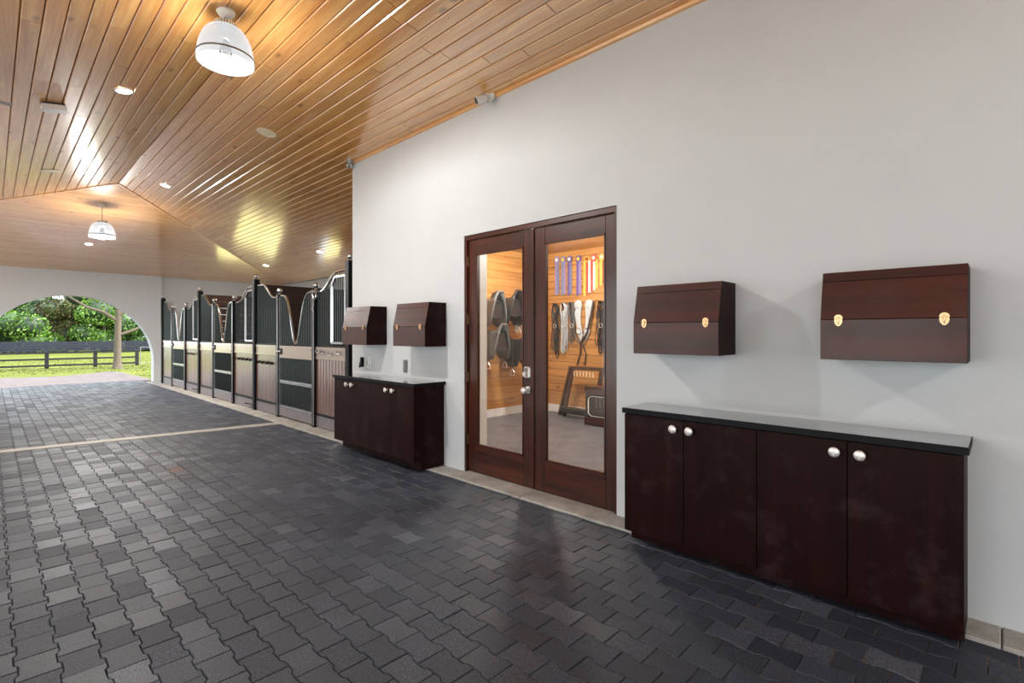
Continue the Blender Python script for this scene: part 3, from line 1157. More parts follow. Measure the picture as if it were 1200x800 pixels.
# security cameras
c = Vector((-3.6, WY - 0.022, zc - 0.005))
r = thing('security_camera', 'white bullet security camera on the pine trim above the white wall', 'camera', c)
obj('mount', MB().lathe([(0.0, 0.0), (0.05, 0.0), (0.052, 0.02), (0.03, 0.034), (0.0, 0.036)], (c.x, c.y, c.z), (0, -1, -0.15), 20), M['white'], r, True)
obj('arm', MB().tube([(c.x, c.y - 0.03, c.z), (c.x - 0.03, c.y - 0.07, c.z - 0.02), (c.x - 0.06, c.y - 0.08, c.z - 0.04)], 0.02, 10), M['white'], r, True)
dv = Vector((-0.42, -0.8, -0.42)).normalized()
hb = obj('housing', MB().lathe([(0, 0.0), (0.032, 0.004), (0.04, 0.02), (0.04, 0.11), (0.037, 0.114), (0.036, 0.104), (0, 0.104)], Vector((c.x + 0.0, c.y - 0.07, c.z - 0.035)), dv, 20), M['white'], r, True)
obj('lens', MB().lathe([(0.0355, 0.106), (0.03, 0.112), (0, 0.113)], Vector((c.x + 0.0, c.y - 0.07, c.z - 0.035)), dv, 20), M['lens'], hb, True, label='black lens')
c = Vector((-6.34, WY - 0.05, ceil_z(WY - 0.05) - 0.002))
r = thing('security_camera', 'small grey dome security camera at the upper far corner of the white wall', 'camera', c)
obj('base', MB().lathe([(0, 0), (0.05, 0), (0.05, 0.02), (0.03, 0.03)], c, (0, -0.16, -1), 18), M['galv'], r, True)
obj('housing', MB().ball(c + Vector((0, -0.01, -0.06)), 0.045, 14), M['galv'], r, True)
obj('lens', MB().lathe([(0.022, 0.04), (0.016, 0.05), (0, 0.051)], c + Vector((0, -0.01, -0.06)), (0.5, -0.8, -0.3), 14), M['lens'], r, True, label='black lens')

# ------------------------------------------------------------------ stalls
SY = 3.5          # plane of the stall fronts
ZT = 1.25         # top of the boarded part


def curve_panel(u):
    """height of the top tube by distance from the tall post (whole bay 1.1)"""
    k = [(0, 2.355), (0.34, 2.345), (0.46, 2.30), (0.56, 2.22), (0.66, 2.145), (0.76, 2.1), (0.88, 2.085), (1.2, 2.085)]
    for (a, za), (b, zb) in zip(k, k[1:]):
        if u <= b:
            return za + (zb - za) * (u - a) / (b - a)
    return 2.085


def curve_door(t):
    """height of the door's top tube; t is the signed distance from its middle in half widths"""
    k = [(0, 1.285), (0.06, 1.295), (0.13, 1.36), (0.22, 1.52), (0.33, 1.74), (0.45, 1.93), (0.55, 2.03), (0.68, 2.085), (0.82, 2.1), (1.2, 2.1)]
    t = abs(t)
    for (a, za), (b, zb) in zip(k, k[1:]):
        if t <= b:
            return za + (zb - za) * (t - a) / (b - a)
    return 2.1


def ord_(i):
    return ('first', 'second', 'third', 'fourth', 'fifth', 'sixth', 'seventh', 'eighth', 'ninth', 'tenth')[i]


def post(x, tall, label):
    h = 2.47 if tall else 2.13
    wd = 0.1 if tall else 0.08
    r = thing('stall_post', label, 'post', (x, SY, 0.018), 'black posts of the stall fronts')
    obj('shaft', MB().box(x - wd / 2, x + wd / 2, SY - 0.05, SY + 0.05, 0.018, h, 0.004), M['blackm'], r)
    if not tall:
        obj('jamb_strip', MB().box(x + wd / 2 - 0.022, x + wd / 2 - 0.002, SY - 0.056, SY - 0.05, 0.05, h - 0.02), M['galv'], r, label='silver edge strip')
    rb = 0.046 if not tall else 0.042
    obj('finial', MB().lathe([(0.03, 0.0), (0.02, 0.012), (0.018, 0.025)], (x, SY, h), (0, 0, 1), 16).ball((x, SY, h + 0.02 + rb), rb, 16), M['chrome'], r, True, label='pewter ball finial')
    return r


def grille(mb, xa, xb, za, ztop, step=0.064, y=SY):
    n = max(1, int(round((xb - xa) / step)))
    for i in range(n):
        x = xa + (i + 0.5) * (xb - xa) / n
        mb.tube([(x, y, za), (x, y, ztop(x))], 0.0095, 6)


def boards(mb, xa, xb, za, zb, w=0.098):
    n = max(1, int(round((xb - xa) / w)))
    for i in range(n):
        a = xa + i * (xb - xa) / n
        b = xa + (i + 1) * (xb - xa) / n
        mb.prism([(a + 0.001, SY + 0.012), (a + 0.001, SY - 0.008), (a + 0.008, SY - 0.016), (b - 0.008, SY - 0.016), (b - 0.001, SY - 0.008), (b - 0.001, SY + 0.012)], 'Z', za, zb)


def panel(xa, xb, tall_at_b, label, feed):
    """fixed front between two posts; feed: with the hinged feed window next to the tall post"""
    r = thing('stall_screen', label, 'panel', ((xa + xb) / 2, SY, 0.018), 'fixed panels of the stall fronts')
    cf = (lambda x: curve_panel(xb - x)) if tall_at_b else (lambda x: curve_panel(x - xa))
    n = 30
    obj('top_tube', MB().tube([(xa + (xb - xa) * i / n, SY - 0.005, cf(xa + (xb - xa) * i / n)) for i in range(n + 1)], 0.019, 10), M['chrome'], r, True, label='chrome curved top tube')
    g = MB()
    if feed:
        fa, fb = (xb - 0.44, xb - 0.02) if tall_at_b else (xa + 0.02, xa + 0.44)
        if tall_at_b:
            grille(g, xa + 0.01, fa - 0.01, 1.27, cf)
        else:
            grille(g, fb + 0.01, xb - 0.01, 1.27, cf)
        ft = 2.27
        cut = 0.1
        pts = [(fa, 1.315), (fb, 1.315), (fb, ft), (fa + cut, ft), (fa, ft - cut * 1.2)] if tall_at_b else [(fa, 1.315), (fb, 1.315), (fb, ft - cut * 1.2), (fb - cut, ft), (fa, ft)]
        fw = MB()
        for i in range(len(pts)):
            p, q = pts[i], pts[(i + 1) % len(pts)]
            fw.bar((p[0], SY - 0.02, p[1]), (q[0], SY - 0.02, q[1]), 0.034, 0.03)
        f = obj('feed_window', fw, M['galv'], r, label='silver framed feed window')
        fg = MB()
        grille(fg, fa + 0.02, fb - 0.02, 1.32, lambda x: ft - 0.02, 0.064, SY - 0.018)
        obj('bar', fg, M['bar'], f, True, kind='stuff')
    else:
        grille(g, xa + 0.01, xb - 0.01, 1.27, cf)
    obj('bar', g, M['bar'], r, True, kind='stuff')
    obj('sill_tube', MB().box(xa, xb, SY - 0.022, SY + 0.02, ZT, ZT + 0.024, 0.003), M['blackm'], r)
    obj('rail_panel', MB().box(xa, xb, SY - 0.02, SY + 0.015, 1.062, ZT - 0.002, 0.004).box(xa, xb, SY - 0.027, SY - 0.02, ZT - 0.045, ZT - 0.004).box(xa, xb, SY - 0.027, SY - 0.02, 1.064, 1.1),
        M['stall_rail'], r)
    bm_ = MB()
    boards(bm_, xa, xb, 0.245, 1.06)
    obj('board', bm_, M['stall_wood'], r, kind='stuff')
    obj('bottom_rail', MB().box(xa, xb, SY - 0.026, SY + 0.02, 0.205, 0.243, 0.003), M['blackm'], r)
    obj('kick_board', MB().box(xa, xb, SY - 0.014, SY + 0.012, 0.03, 0.204), M['kick'], r)
    return r


def stall_door(xa, xb, label):
    r = thing('stall_door', label, 'door', ((xa + xb) / 2, SY, 0.04), 'sliding stall doors with dipped tops')
    cx, hw = (xa + xb) / 2, (xb - xa) / 2
    cf = lambda x: curve_door((x - cx) / hw)
    n = 44
    obj('top_tube', MB().tube([(xa + (xb - xa) * i / n, SY - 0.012, cf(xa + (xb - xa) * i / n)) for i in range(n + 1)], 0.019, 10), M['chrome'], r, True, label='chrome dipped top tube')
    g = MB()
    for i in range(20):
        x = xa + 0.03 + (i + 0.5) * (xb - xa - 0.06) / 20
        if cf(x) > 1.33:
            g.tube([(x, SY - 0.012, 1.25), (x, SY - 0.012, cf(x))], 0.0095, 6)
    for za, zb in ((0.235, 0.61), (0.66, 1.04)):
        grille(g, xa + 0.03, xb - 0.03, za, lambda x, zb=zb: zb, 0.058, SY - 0.012)
    obj('bar', g, M['bar'], r, True, kind='stuff')
    obj('stile', MB().box(xa, xa + 0.035, SY - 0.035, SY + 0.01, 0.045, 2.08), M['galv'], r)
    obj('stile', MB().box(xb - 0.035, xb, SY - 0.035, SY + 0.01, 0.045, 2.08), M['galv'], r)
    obj('top_rail', MB().box(xa + 0.036, xb - 0.036, SY - 0.036, SY + 0.01, 1.038, 1.248, 0.004), M['stall_rail'], r)
    obj('middle_rail', MB().box(xa + 0.036, xb - 0.036, SY - 0.033, SY + 0.008, 0.606, 0.662, 0.003), M['galv'], r)
    obj('kick_board', MB().box(xa + 0.036, xb - 0.036, SY - 0.03, SY + 0.008, 0.05, 0.232), M['kick'], r)
    obj('edge_trim', MB().box(xa + 0.036, xb - 0.036, SY - 0.034, SY - 0.03, 0.205, 0.235), M['galv'], r)
    la = obj('latch', MB().box(xa + 0.03, xa + 0.15, SY - 0.05, SY - 0.036, 1.1, 1.2, 0.003), M['blackm'], r, label='black latch plate')
    obj('bolt', MB().tube([(xa - 0.03, SY - 0.06, 1.15), (xa + 0.12, SY - 0.06, 1.15)], 0.01, 8), M['steel'], la, True)
    for zz in (1.09, 1.19):
        obj('bolt_head', MB().ball((xb - 0.06, SY - 0.037, zz), 0.009, 8), M['blackm'], r, True)
    return r


tall = [-6.54, -10.12, -13.76, -17.46]
short = [-7.6, -9.0, -11.33, -12.65, -14.98, -16.3]
tl = ['tall black stall post against the end of the white wall', 'tall black stall post with ball, between first and second stall from the white wall',
      'tall black stall post with ball, between second and third stall from the white wall', 'black stall post at the arch end of the row']
for x, lab in zip(tall, tl):
    post(x, True, lab)
sl_ = ['short black ball-topped post with a star, right of the nearest stall door', 'short black ball-topped post left of the nearest stall door',
       'short black ball-topped post right of the middle stall door', 'short black ball-topped post left of the middle stall door',
       'short black ball-topped post right of the farthest stall door', 'short black ball-topped post left of the farthest stall door']
posts = [post(x, False, lab) for x, lab in zip(short, sl_)]
# star on the nearest short post
sx, sz = -7.6, 1.83
st = [(sx + (0.05 if i % 2 == 0 else 0.02) * math.sin(PI * i / 5), sz + (0.05 if i % 2 == 0 else 0.02) * math.cos(PI * i / 5)) for i in range(10)]
obj('star', MB().prism(st, 'Y', SY - 0.06, SY - 0.05), M['chrome'], posts[0], label='small silver star')

panel(-7.555, -6.595, True, 'fixed stall panel next to the white wall, with feed window and hooks', True)
stall_door(-8.955, -7.645, 'nearest stall door with a deep dipped top')
panel(-10.065, -9.045, False, 'fixed stall panel left of the nearest stall door', False)
panel(-11.285, -10.175, True, 'fixed stall panel with feed window, right of the middle stall door', True)
stall_door(-12.605, -11.375, 'middle stall door with a dipped top')
panel(-13.705, -12.695, False, 'fixed stall panel left of the middle stall door', False)
panel(-14.935, -13.815, True, 'fixed stall panel with feed window, right of the farthest stall door', True)
stall_door(-16.255, -15.025, 'farthest stall door, nearest the arch')
panel(-17.405, -16.345, False, 'last fixed stall panel beside the arch', False)

# bridle hooks on the panels


def hook(x, z, label, mat, group):
    m = MB().box(x - 0.02, x + 0.02, SY - 0.023, SY - 0.018, z - 0.02, z + 0.03)
    for s in (-1, 1):
        m.tube([(x, SY - 0.026, z), (x + s * 0.03, SY - 0.05, z - 0.012), (x + s * 0.06, SY - 0.06, z + 0.0), (x + s * 0.066, SY - 0.06, z + 0.028)], 0.008, 6)
    m.tube([(x, SY - 0.026, z + 0.02), (x, SY - 0.06, z + 0.015), (x, SY - 0.08, z + 0.045)], 0.008, 6)
    return tag(obj('bridle_hook', m, mat, None, True), label, 'hook', group)


for i, x in enumerate((-11.0, -10.76, -10.56, -10.33)):
    hook(x, 0.945, 'black double hook on the panel right of the middle stall door, %s from the left' % ord_(i), M['blackm'], 'black hooks on the stall panels')
for i, x in enumerate((-9.96, -9.72, -9.5, -9.27)):
    hook(x, 0.92, 'black double hook on the panel left of the nearest stall door, %s from the left' % ord_(i), M['blackm'], 'black hooks on the stall panels')
for i, x in enumerate((-14.6, -14.2)):
    hook(x, 0.945, 'black double hook on the panel right of the farthest stall door, %s from the left' % ord_(i), M['blackm'], 'black hooks on the stall panels')
for i, (x, z) in enumerate(((-7.42, 1.17), (-7.28, 1.165), (-7.04, 1.145), (-6.78, 1.17))):
    hook(x, z, 'silver coat hook on the panel next to the white wall, %s from the left' % ord_(i), M['galv'], 'silver hooks on the nearest panel')
for x, lab in ((-10.12, 'nearer'), (-13.76, 'farther')):
    tag(obj('floor_bolt', MB().tube([(x - 0.32, SY - 0.045, 0.11), (x - 0.05, SY - 0.045, 0.11)], 0.012, 8).tube([(x - 0.3, SY - 0.045, 0.11), (x - 0.3, SY - 0.1, 0.12)], 0.01, 8), M['blackm'], None, True),
        'small black bar sticking out low beside the %s tall stall post' % lab, 'bolt')
tag(obj('halter_ring', MB().tube([(-7.5 + 0.05 * math.cos(a), SY - 0.07, 2.03 + 0.06 * math.sin(a)) for a in [2 * PI * i / 16 for i in range(16)]], 0.014, 8, True)
        .box(-7.53, -7.47, SY - 0.06, SY - 0.02, 2.07, 2.12), M['chrome'], None, True), 'chrome ring on the top tube beside the starred post', 'ring')

# stall partitions of stacked dark boards and dark lining on the back wall
for i, px in enumerate((-10.12, -13.76)):
    r = bpy.data.objects.new('wall_stall', None)
    r.location = (px, 3.6, 0.02)
    r['kind'] = 'structure'
    COL.objects.link(r)
    for k in range(15):
        obj('board', MB().box(px - 0.025, px + 0.025, 3.56, YB, 0.02 + k * 0.158, 0.02 + k * 0.158 + 0.154, 0.004), M['stall_dark'], r)
r = bpy.data.objects.new('wall_lining', None)
r.location = (-12, YB - 0.03, 0.02)
r['kind'] = 'structure'
COL.objects.link(r)
for k in range(7):
    obj('board', MB().box(EX, -6.47, YB - 0.04, YB - 0.002, 0.02 + k * 0.158, 0.02 + k * 0.158 + 0.154, 0.004), M['stall_dark'], r)
r = bpy.data.objects.new('wall_lining', None)
r.location = (-6.5, 5, 0.02)
r['kind'] = 'structure'
COL.objects.link(r)
for k in range(15):
    obj('board', MB().box(-6.5, -6.462, 3.78, YB - 0.05, 0.02 + k * 0.158, 0.02 + k * 0.158 + 0.154, 0.004), M['stall_dark'], r)

# ------------------------------------------------------------------ tack room behind the glass doors
TZ = 2.93
r = obj('wall_tack_back', MB().box(WX, 0.5, 7.27, 7.299, 0, TZ + 0.3), M['pine_gap'], kind='structure')
for k in range(21):
    obj('plank', MB().box(-6.3, 0.5, 7.25, 7.268, 0.14 + k * 0.134, 0.14 + k * 0.134 + 0.128, 0.004), M['tack_pine'], r)
r = obj('wall_tack_left', MB().box(-6.378, -6.34, WB, 7.27, 0, TZ + 0.3), M['pine_gap'], kind='structure')
for k in range(21):
    obj('plank', MB().box(-6.338, -6.32, WB + 0.005, 7.25, 0.14 + k * 0.134, 0.14 + k * 0.134 + 0.131, 0.003), M['tack_pine_y'], r)
obj('wall_tack_right', MB().box(0.5, 0.6, WB, 7.3, 0, TZ + 0.3), M['tack_pine_y'], kind='structure')
obj('baseboard_back', MB().box(-6.32, 0.5, 7.235, 7.25, 0.012, 0.15, 0.003), M['trimwhite'], kind='structure')
obj('baseboard_left', MB().box(-6.32, -6.302, WB, 7.235, 0.012, 0.15, 0.003), M['trimwhite'], kind='structure')
ct = obj('ceiling_tack_room', MB().box(-6.34, 0.5, WB, 7.27, TZ + 0.02, TZ + 0.06), M['pine_gap'], kind='structure')
tp = MB()
k = 0
while WB + k * 0.13 < 7.25:
    tp.box(-6.32, 0.5, WB + k * 0.13 + 0.002, min(WB + k * 0.13 + 0.128, 7.25), TZ, TZ + 0.018)
    k += 1
obj('plank', tp, M['tack_pine'], ct, kind='stuff')
for i, (x, y) in enumerate(((-5.0, 5.6), (-2.4, 5.6))):
    r = thing('tack_room_light', ('flush round light on the tack room ceiling near the saddles', 'flush round light on the tack room ceiling near its far end')[i], 'light', (x, y, TZ))
    obj('base', MB().lathe([(0, 0), (0.16, 0), (0.16, -0.02), (0.14, -0.025)], (x, y, TZ), (0, 0, 1), 24), M['white'], r, True)
    obj('diffuser', MB().lathe([(0.145, -0.02), (0.12, -0.06), (0.06, -0.085), (0, -0.09)], (x, y, TZ), (0, 0, 1), 24), M['lamp'], r, True)
    l = bpy.data.lights.new('lamp_light', 'POINT')
    l.energy = TACK_W
    l.color = (1.0, 0.96, 0.9)
    l.shadow_soft_size = 0.12
    lo = bpy.data.objects.new('lamp_light', l)
    lo.location = (0, 0, -0.22)
    lo.parent = r
    COL.objects.link(lo)

# ribbons: rosette with two or three tails
RC = {'lilac': plain('lilac_satin', lin((138, 124, 166)), 0.4), 'violet': plain('violet_satin', lin((92, 76, 138)), 0.4),
      'blue': plain('blue_satin', lin((108, 118, 150)), 0.4), 'red': plain('red_satin', lin((186, 72, 62)), 0.4),
      'gold': plain('gold_satin', lin((226, 170, 76)), 0.4), 'pink': plain('pink_satin', lin((222, 178, 178)), 0.4),
      'white': plain('white_satin', lin((206, 200, 190)), 0.4), 'brown': plain('rust_satin', lin((138, 62, 34)), 0.4)}
BWY = 7.245


def ribbon(x, z, cols, disc, ln, label, star=False):
    r = thing('ribbon_rosette', label, 'ribbon', (x, BWY, z), 'show ribbons in a row on the pine wall')
    m = MB()
    n = 20
    rr = 0.068
    v = [(x, BWY - 0.02, z)]
    for k in range(2 * n):
        a = PI * k / n
        q = rr if k % 2 == 0 else rr * (0.82 if not star else 0.6)
        v.append((x + q * math.cos(a), BWY - 0.008 - (0.01 if k % 2 else 0), z + q * math.sin(a)))
    f = [(0, 1 + k, 1 + (k + 1) % (2 * n)) for k in range(2 * n)]
    m.add(v, f)
    obj('rosette', m, RC[cols[0]], r)
    obj('button', MB().lathe([(0, 0.012), (0.03, 0.012), (0.034, 0.0)], (x, BWY - 0.018, z), (0, -1, 0), 16), RC[disc], r, True)
    k = len(cols)
    for i, c in enumerate(cols):
        x0 = x + (i - (k - 1) / 2) * 0.052
        l_ = ln - 0.03 * ((i * 7) % 3)
        mm = MB()
        mm.prism([(x0 - 0.022, z - 0.03), (x0 + 0.022, z - 0.03), (x0 + 0.03, z - l_), (x0 + 0.002, z - l_ + 0.025), (x0 - 0.026, z - l_)], 'Y', BWY - 0.006 - 0.002 * i, BWY - 0.005 - 0.002 * i)
        obj('tail', mm, RC[c], r)


for args in ((-5.865, 2.80, ('lilac', 'blue'), 'white', 0.66, 'pale lilac and blue ribbon rosette, leftmost of the row'),
             (-5.717, 2.79, ('blue', 'lilac'), 'gold', 0.66, 'pale blue ribbon rosette with gold button, second of the row'),
             (-5.574, 2.785, ('violet', 'blue'), 'white', 0.66, 'violet and blue ribbon rosette, third from the left'),
             (-5.375, 2.77, ('violet', 'lilac'), 'gold', 0.66, 'violet and lilac ribbon rosette, fourth from the left'),
             (-5.194, 2.75, ('gold', 'red', 'white'), 'brown', 0.66, 'spiky gold star-shaped rosette with red and white tails', True),
             (-5.045, 2.755, ('red', 'white', 'gold'), 'white', 0.6, 'red, white and gold rosette right of the spiky one'),
             (-4.878, 2.755, ('gold', 'brown'), 'white', 0.5, 'gold and rust rosette, second from the right'),
             (-4.74, 2.745, ('pink', 'white'), 'blue', 0.48, 'pink and white rosette at the right end of the row')):
    ribbon(*args)

# bridles on hooks


def bridle(x, z, length, mat, label, n=5, spread=0.09):
    r = thing('bridle', label, 'bridle', (x, BWY, z), 'bridles hung on the pine wall')
    obj('hook', MB().box(x - 0.03, x + 0.03, BWY - 0.006, BWY, z - 0.03, z + 0.05).tube([(x, BWY - 0.004, z + 0.02), (x, BWY - 0.09, z + 0.01), (x, BWY - 0.1, z + 0.05)], 0.01, 8), M['blackm'], r)
    hd = MB()
    for k in range(3):
        w_ = 0.075 - 0.015 * k
        hd.tube([(x + w_ * math.sin(a), BWY - 0.03 - 0.02 * k, z - 0.05 - 0.02 * k - 0.085 * (1 + 0.35 * k) * (math.cos(a) * -1)) for a in [2 * PI * i / 18 for i in range(18)]], 0.011, 6, True)
    obj('headstall', hd, mat, r, True)
    rn = MB()
    rg = random.Random(int(abs(x) * 1000))
    for k in range(n):
        xa = x + rg.uniform(-spread, spread) * 0.6
        xb = x + rg.uniform(-spread, spread)
        l_ = length * rg.uniform(0.7, 1.0)
        yy = BWY - 0.015 - 0.012 * k
        pts = [(xa, yy, z - 0.08), (xa + rg.uniform(-.02, .02), yy, z - l_ * 0.5), ((xa + xb) / 2 - 0.03, yy, z - l_ * 0.93), ((xa + xb) / 2, yy, z - l_),
               ((xa + xb) / 2 + 0.03, yy, z - l_ * 0.93), (xb + 0.04, yy, z - l_ * 0.5), (xb + 0.02, yy, z - 0.1)]
        rn.tube(pts, 0.008, 5)
    obj('rein', rn, mat, r, True)
    obj('bit_ring', MB().tube([(x + 0.03 + 0.035 * math.cos(a), BWY - 0.09, z - 0.36 + 0.035 * math.sin(a)) for a in [2 * PI * i / 14 for i in range(14)]], 0.006, 6, True), M['steel'], r, True, label='steel bit ring')
    return r


bridle(-5.88, 1.95, 0.95, M['leather'], 'black bridle with long reins, leftmost on the pine wall', 6)
bridle(-5.68, 1.95, 0.9, M['sheep'], 'pale webbing reins on a black hook, second from the left', 6)
bridle(-5.5, 1.95, 0.7, M['leather_g'], 'grey leather bridle left of the breastplate', 4)
bridle(-4.885, 1.95, 0.95, M['leather'], 'black and brown bridle nearest the door edge on the right', 6)
# breastplate / girths in a V
r = thing('breastplate', 'V-shaped brown leather breastplate with pale girths hanging in it', 'tack', (-5.3, BWY, 1.3))
obj('strap', MB().tube([(-5.58, BWY - 0.03, 2.0), (-5.53, BWY - 0.06, 1.75), (-5.44, BWY - 0.06, 1.48), (-5.36, BWY - 0.06, 1.33), (-5.3, BWY - 0.06, 1.29), (-5.23, BWY - 0.06, 1.33), (-5.14, BWY - 0.06, 1.5),
                        (-5.07, BWY - 0.06, 1.78), (-5.04, BWY - 0.03, 2.0)], 0.019, 8), M['leather_b'], r, True)
for k, cx in enumerate((-5.375, -5.14)):
    g = MB()
    dx = 0.06 if k == 0 else -0.06
    g.prism([(cx - 0.075, 1.93), (cx + 0.075, 1.93), (cx + 0.06, 1.75), (cx + 0.045 + dx * 0.4, 1.6), (cx + dx + 0.05, 1.42), (cx + dx * 1.1, 1.32), (cx + dx - 0.05, 1.42), (cx - 0.045 + dx * 0.4, 1.6), (cx - 0.06, 1.75)],
            'Y', BWY - 0.035, BWY - 0.018)
    g.lathe([(0, 0.03), (0.05, 0.03), (0.085, 0.012), (0.09, 0)], (cx, BWY - 0.02, 1.955), (0, -1, 0), 18)
    g.lathe([(0.03, 0.0), (0.05, 0.02), (0.068, 0.0)], (cx + dx * 0.6, BWY - 0.035, 1.5), (0, -1, 0), 18)
    obj('girth', g, M['sheep'], r, True, label='pale grey padded girth')
for dx in (-0.07, 0.05):
    obj('strap', MB().tube([(-5.28 + dx * 0.2, BWY - 0.05, 1.3), (-5.25 + dx, BWY - 0.03, 1.1), (-5.3 + dx * 1.4, BWY - 0.02, 0.9)], 0.012, 6), M['leather_b'], r, True)

# leaning saddle stand
r = thing('saddle_stand', 'dark wooden A-frame saddle stand on the tack room floor', 'stand', (-5.2, 6.95, 0.012))
obj('top_bar', MB().bar((-5.36, 6.96, 0.86), (-4.68, 7.0, 0.86), 0.07, 0.06), M['rackwood'], r)
for (xt, yt, xb_, yb2) in ((-5.32, 6.94, -5.66, 7.06), (-5.3, 6.97, -5.5, 6.98), (-4.74, 7.02, -4.96, 7.12), (-4.71, 6.99, -4.82, 6.99)):
    obj('leg', MB().bar((xb_, yb2, 0.012), (xt, yt, 0.86), 0.055, 0.05), M['rackwood'], r)
obj('stretcher', MB().bar((-5.62, 7.03, 0.16), (-5.47, 6.97, 0.16), 0.045, 0.05), M['rackwood'], r)
obj('shelf', MB().obox((-5.2, 6.96, 0.13), (1, -0.1, 0), (0.1, 1, 0), (0, 0, 1), 0.62, 0.16, 0.09), M['leather'], r, label='black shelf bar')
for k in range(7):
    x = -5.2 + k * 0.072
    obj('peg', MB().tube([(x, 6.87 - 0.01 * k, 0.82), (x + 0.01, 6.86 - 0.01 * k, 0.74)], 0.008, 6), M['cream'], r)

# trunk
r = thing('tack_chest', 'dark brown tack chest with white eight-sided front line, right of the stand', 'chest', (-4.3, 6.75, 0.012))
tx0, tx1, ty0, ty1 = -4.74, -3.86, 6.56, 6.88
obj('plinth', MB().box(tx0 - 0.015, tx1 + 0.015, ty0 - 0.015, ty1, 0.012, 0.13, 0.004), M['mahog_h'], r)
obj('body', MB().box(tx0, tx1, ty0, ty1, 0.13, 0.5, 0.004), M['leather'], r)
obj('lid', MB().box(tx0 - 0.015, tx1 + 0.015, ty0 - 0.015, ty1, 0.505, 0.62, 0.012), M['mahog_h'], r)
o8 = [(tx0 + 0.06, 0.2), (tx0 + 0.12, 0.16), (tx1 - 0.12, 0.16), (tx1 - 0.06, 0.2), (tx1 - 0.06, 0.43), (tx1 - 0.12, 0.47), (tx0 + 0.12, 0.47), (tx0 + 0.06, 0.43)]
ln_ = MB()
for i in range(8):
    p, q = o8[i], o8[(i + 1) % 8]
    ln_.bar((p[0], ty0 - 0.003, p[1]), (q[0], ty0 - 0.003, q[1]), 0.014, 0.006)
obj('inlay', ln_, M['trimwhite'], r, label='white eight-sided line')
for k in range(4):
    x = tx0 + 0.2 + k * 0.07
    obj('batten', MB().box(x, x + 0.02, ty0 - 0.006, ty0, 0.3, 0.47), M['leather_g'], r)

# saddles on wall racks


def saddle(y, z, mat, label, x=-6.0, yaw=0.0):
    r = thing('saddle', label, 'saddle', (x, y, z), 'saddles racked on the left tack room wall')
    v, f = [], []
    nu, nv = 16, 17
    for i in range(nu):
        u = -1 + 2 * i / (nu - 1)
        for j in range(nv):
            s = -1 + 2 * j / (nv - 1)
            a = abs(s)
            top_ = 0.05 * u * u + (0.07 * max(0, u - 0.6) / 0.4) + (0.05 * max(0, -u - 0.6) / 0.4)
            drop = 0.06 * min(a / 0.35, 1) ** 2 + (0.40 * max(0, (a - 0.35) / 0.65) ** 1.1)
            wide = 0.135 * math.sin(min(a * 1.9, PI / 2)) + 0.05 * a
            ul = 0.26 * (1 - 0.42 * max(0, (a - 0.35) / 0.65)) if a > 0.35 else 0.26 * (1 - 0.1 * a)
            cx = 0.08 * max(0, a - 0.35) / 0.65
            rnd_ = 1.0 - 0.35 * max(0, (a - 0.75) / 0.25) ** 2
            v.append((x + cx + u * ul * rnd_, y + math.copysign(wide, s) if s else y, z + top_ * (1 - min(1, a * 1.6)) - drop))
    for i in range(nu - 1):
        for j in range(nv - 1):
            f.append((i * nv + j, i * nv + j + 1, (i + 1) * nv + j + 1, (i + 1) * nv + j))
    m = MB()
    m.add(v, f)
    o_ = obj('seat_and_flap', m, mat, r, True)
    sd = o_.modifiers.new('thick', 'SOLIDIFY')
    sd.thickness = 0.018
    obj('panel', MB().prism([(y - 0.02, z - 0.03), (y - 0.105, z - 0.06), (y - 0.135, z - 0.3), (y - 0.04, z - 0.33), (y + 0.04, z - 0.33), (y + 0.135, z - 0.3), (y + 0.105, z - 0.06), (y + 0.02, z - 0.03)], 'X', x - 0.2, x + 0.2),
        M['leather'], r, label='dark stuffed underside')
    obj('cantle', MB().tube([(x - 0.24, y - 0.12, z - 0.02), (x - 0.265, y - 0.07, z + 0.07), (x - 0.27, y, z + 0.1), (x - 0.265, y + 0.07, z + 0.07), (x - 0.24, y + 0.12, z - 0.02)], 0.022, 8), mat, r, True)
    obj('pommel', MB().tube([(x + 0.23, y - 0.12, z - 0.04), (x + 0.26, y - 0.05, z + 0.1), (x + 0.262, y + 0.05, z + 0.1), (x + 0.23, y + 0.12, z - 0.04)], 0.022, 8), mat, r, True)
    for s in (-1, 1):
        le = obj('stirrup_leather', MB().tube([(x + 0.08, y + s * 0.15, z - 0.03), (x + 0.09, y + s * 0.185, z - 0.3), (x + 0.09, y + s * 0.19, z - 0.5)], 0.009, 6), M['leather'], r, True)
        obj('stirrup_iron', MB().tube([(x + 0.09 + q * 0.05, y + s * 0.19, z - 0.5 + p) for q, p in ((0, 0), (0.8, -0.05), (1, -0.11), (-1, -0.11), (-0.8, -0.05))], 0.007, 6, True), M['steel'], le, True)
    k = thing('saddle_rack', 'black wall rack carrying the ' + label.split(' on ')[0], 'rack', (-6.32, y, z - 0.12), 'saddle racks on the left tack room wall')
    obj('bracket', MB().bar((-6.32, y, z - 0.07), (x + 0.2, y, z - 0.06), 0.1, 0.06), M['blackm'], k)
    obj('brace', MB().bar((-6.32, y, z - 0.3), (x - 0.05, y, z - 0.08), 0.03, 0.03), M['blackm'], k)
    return r


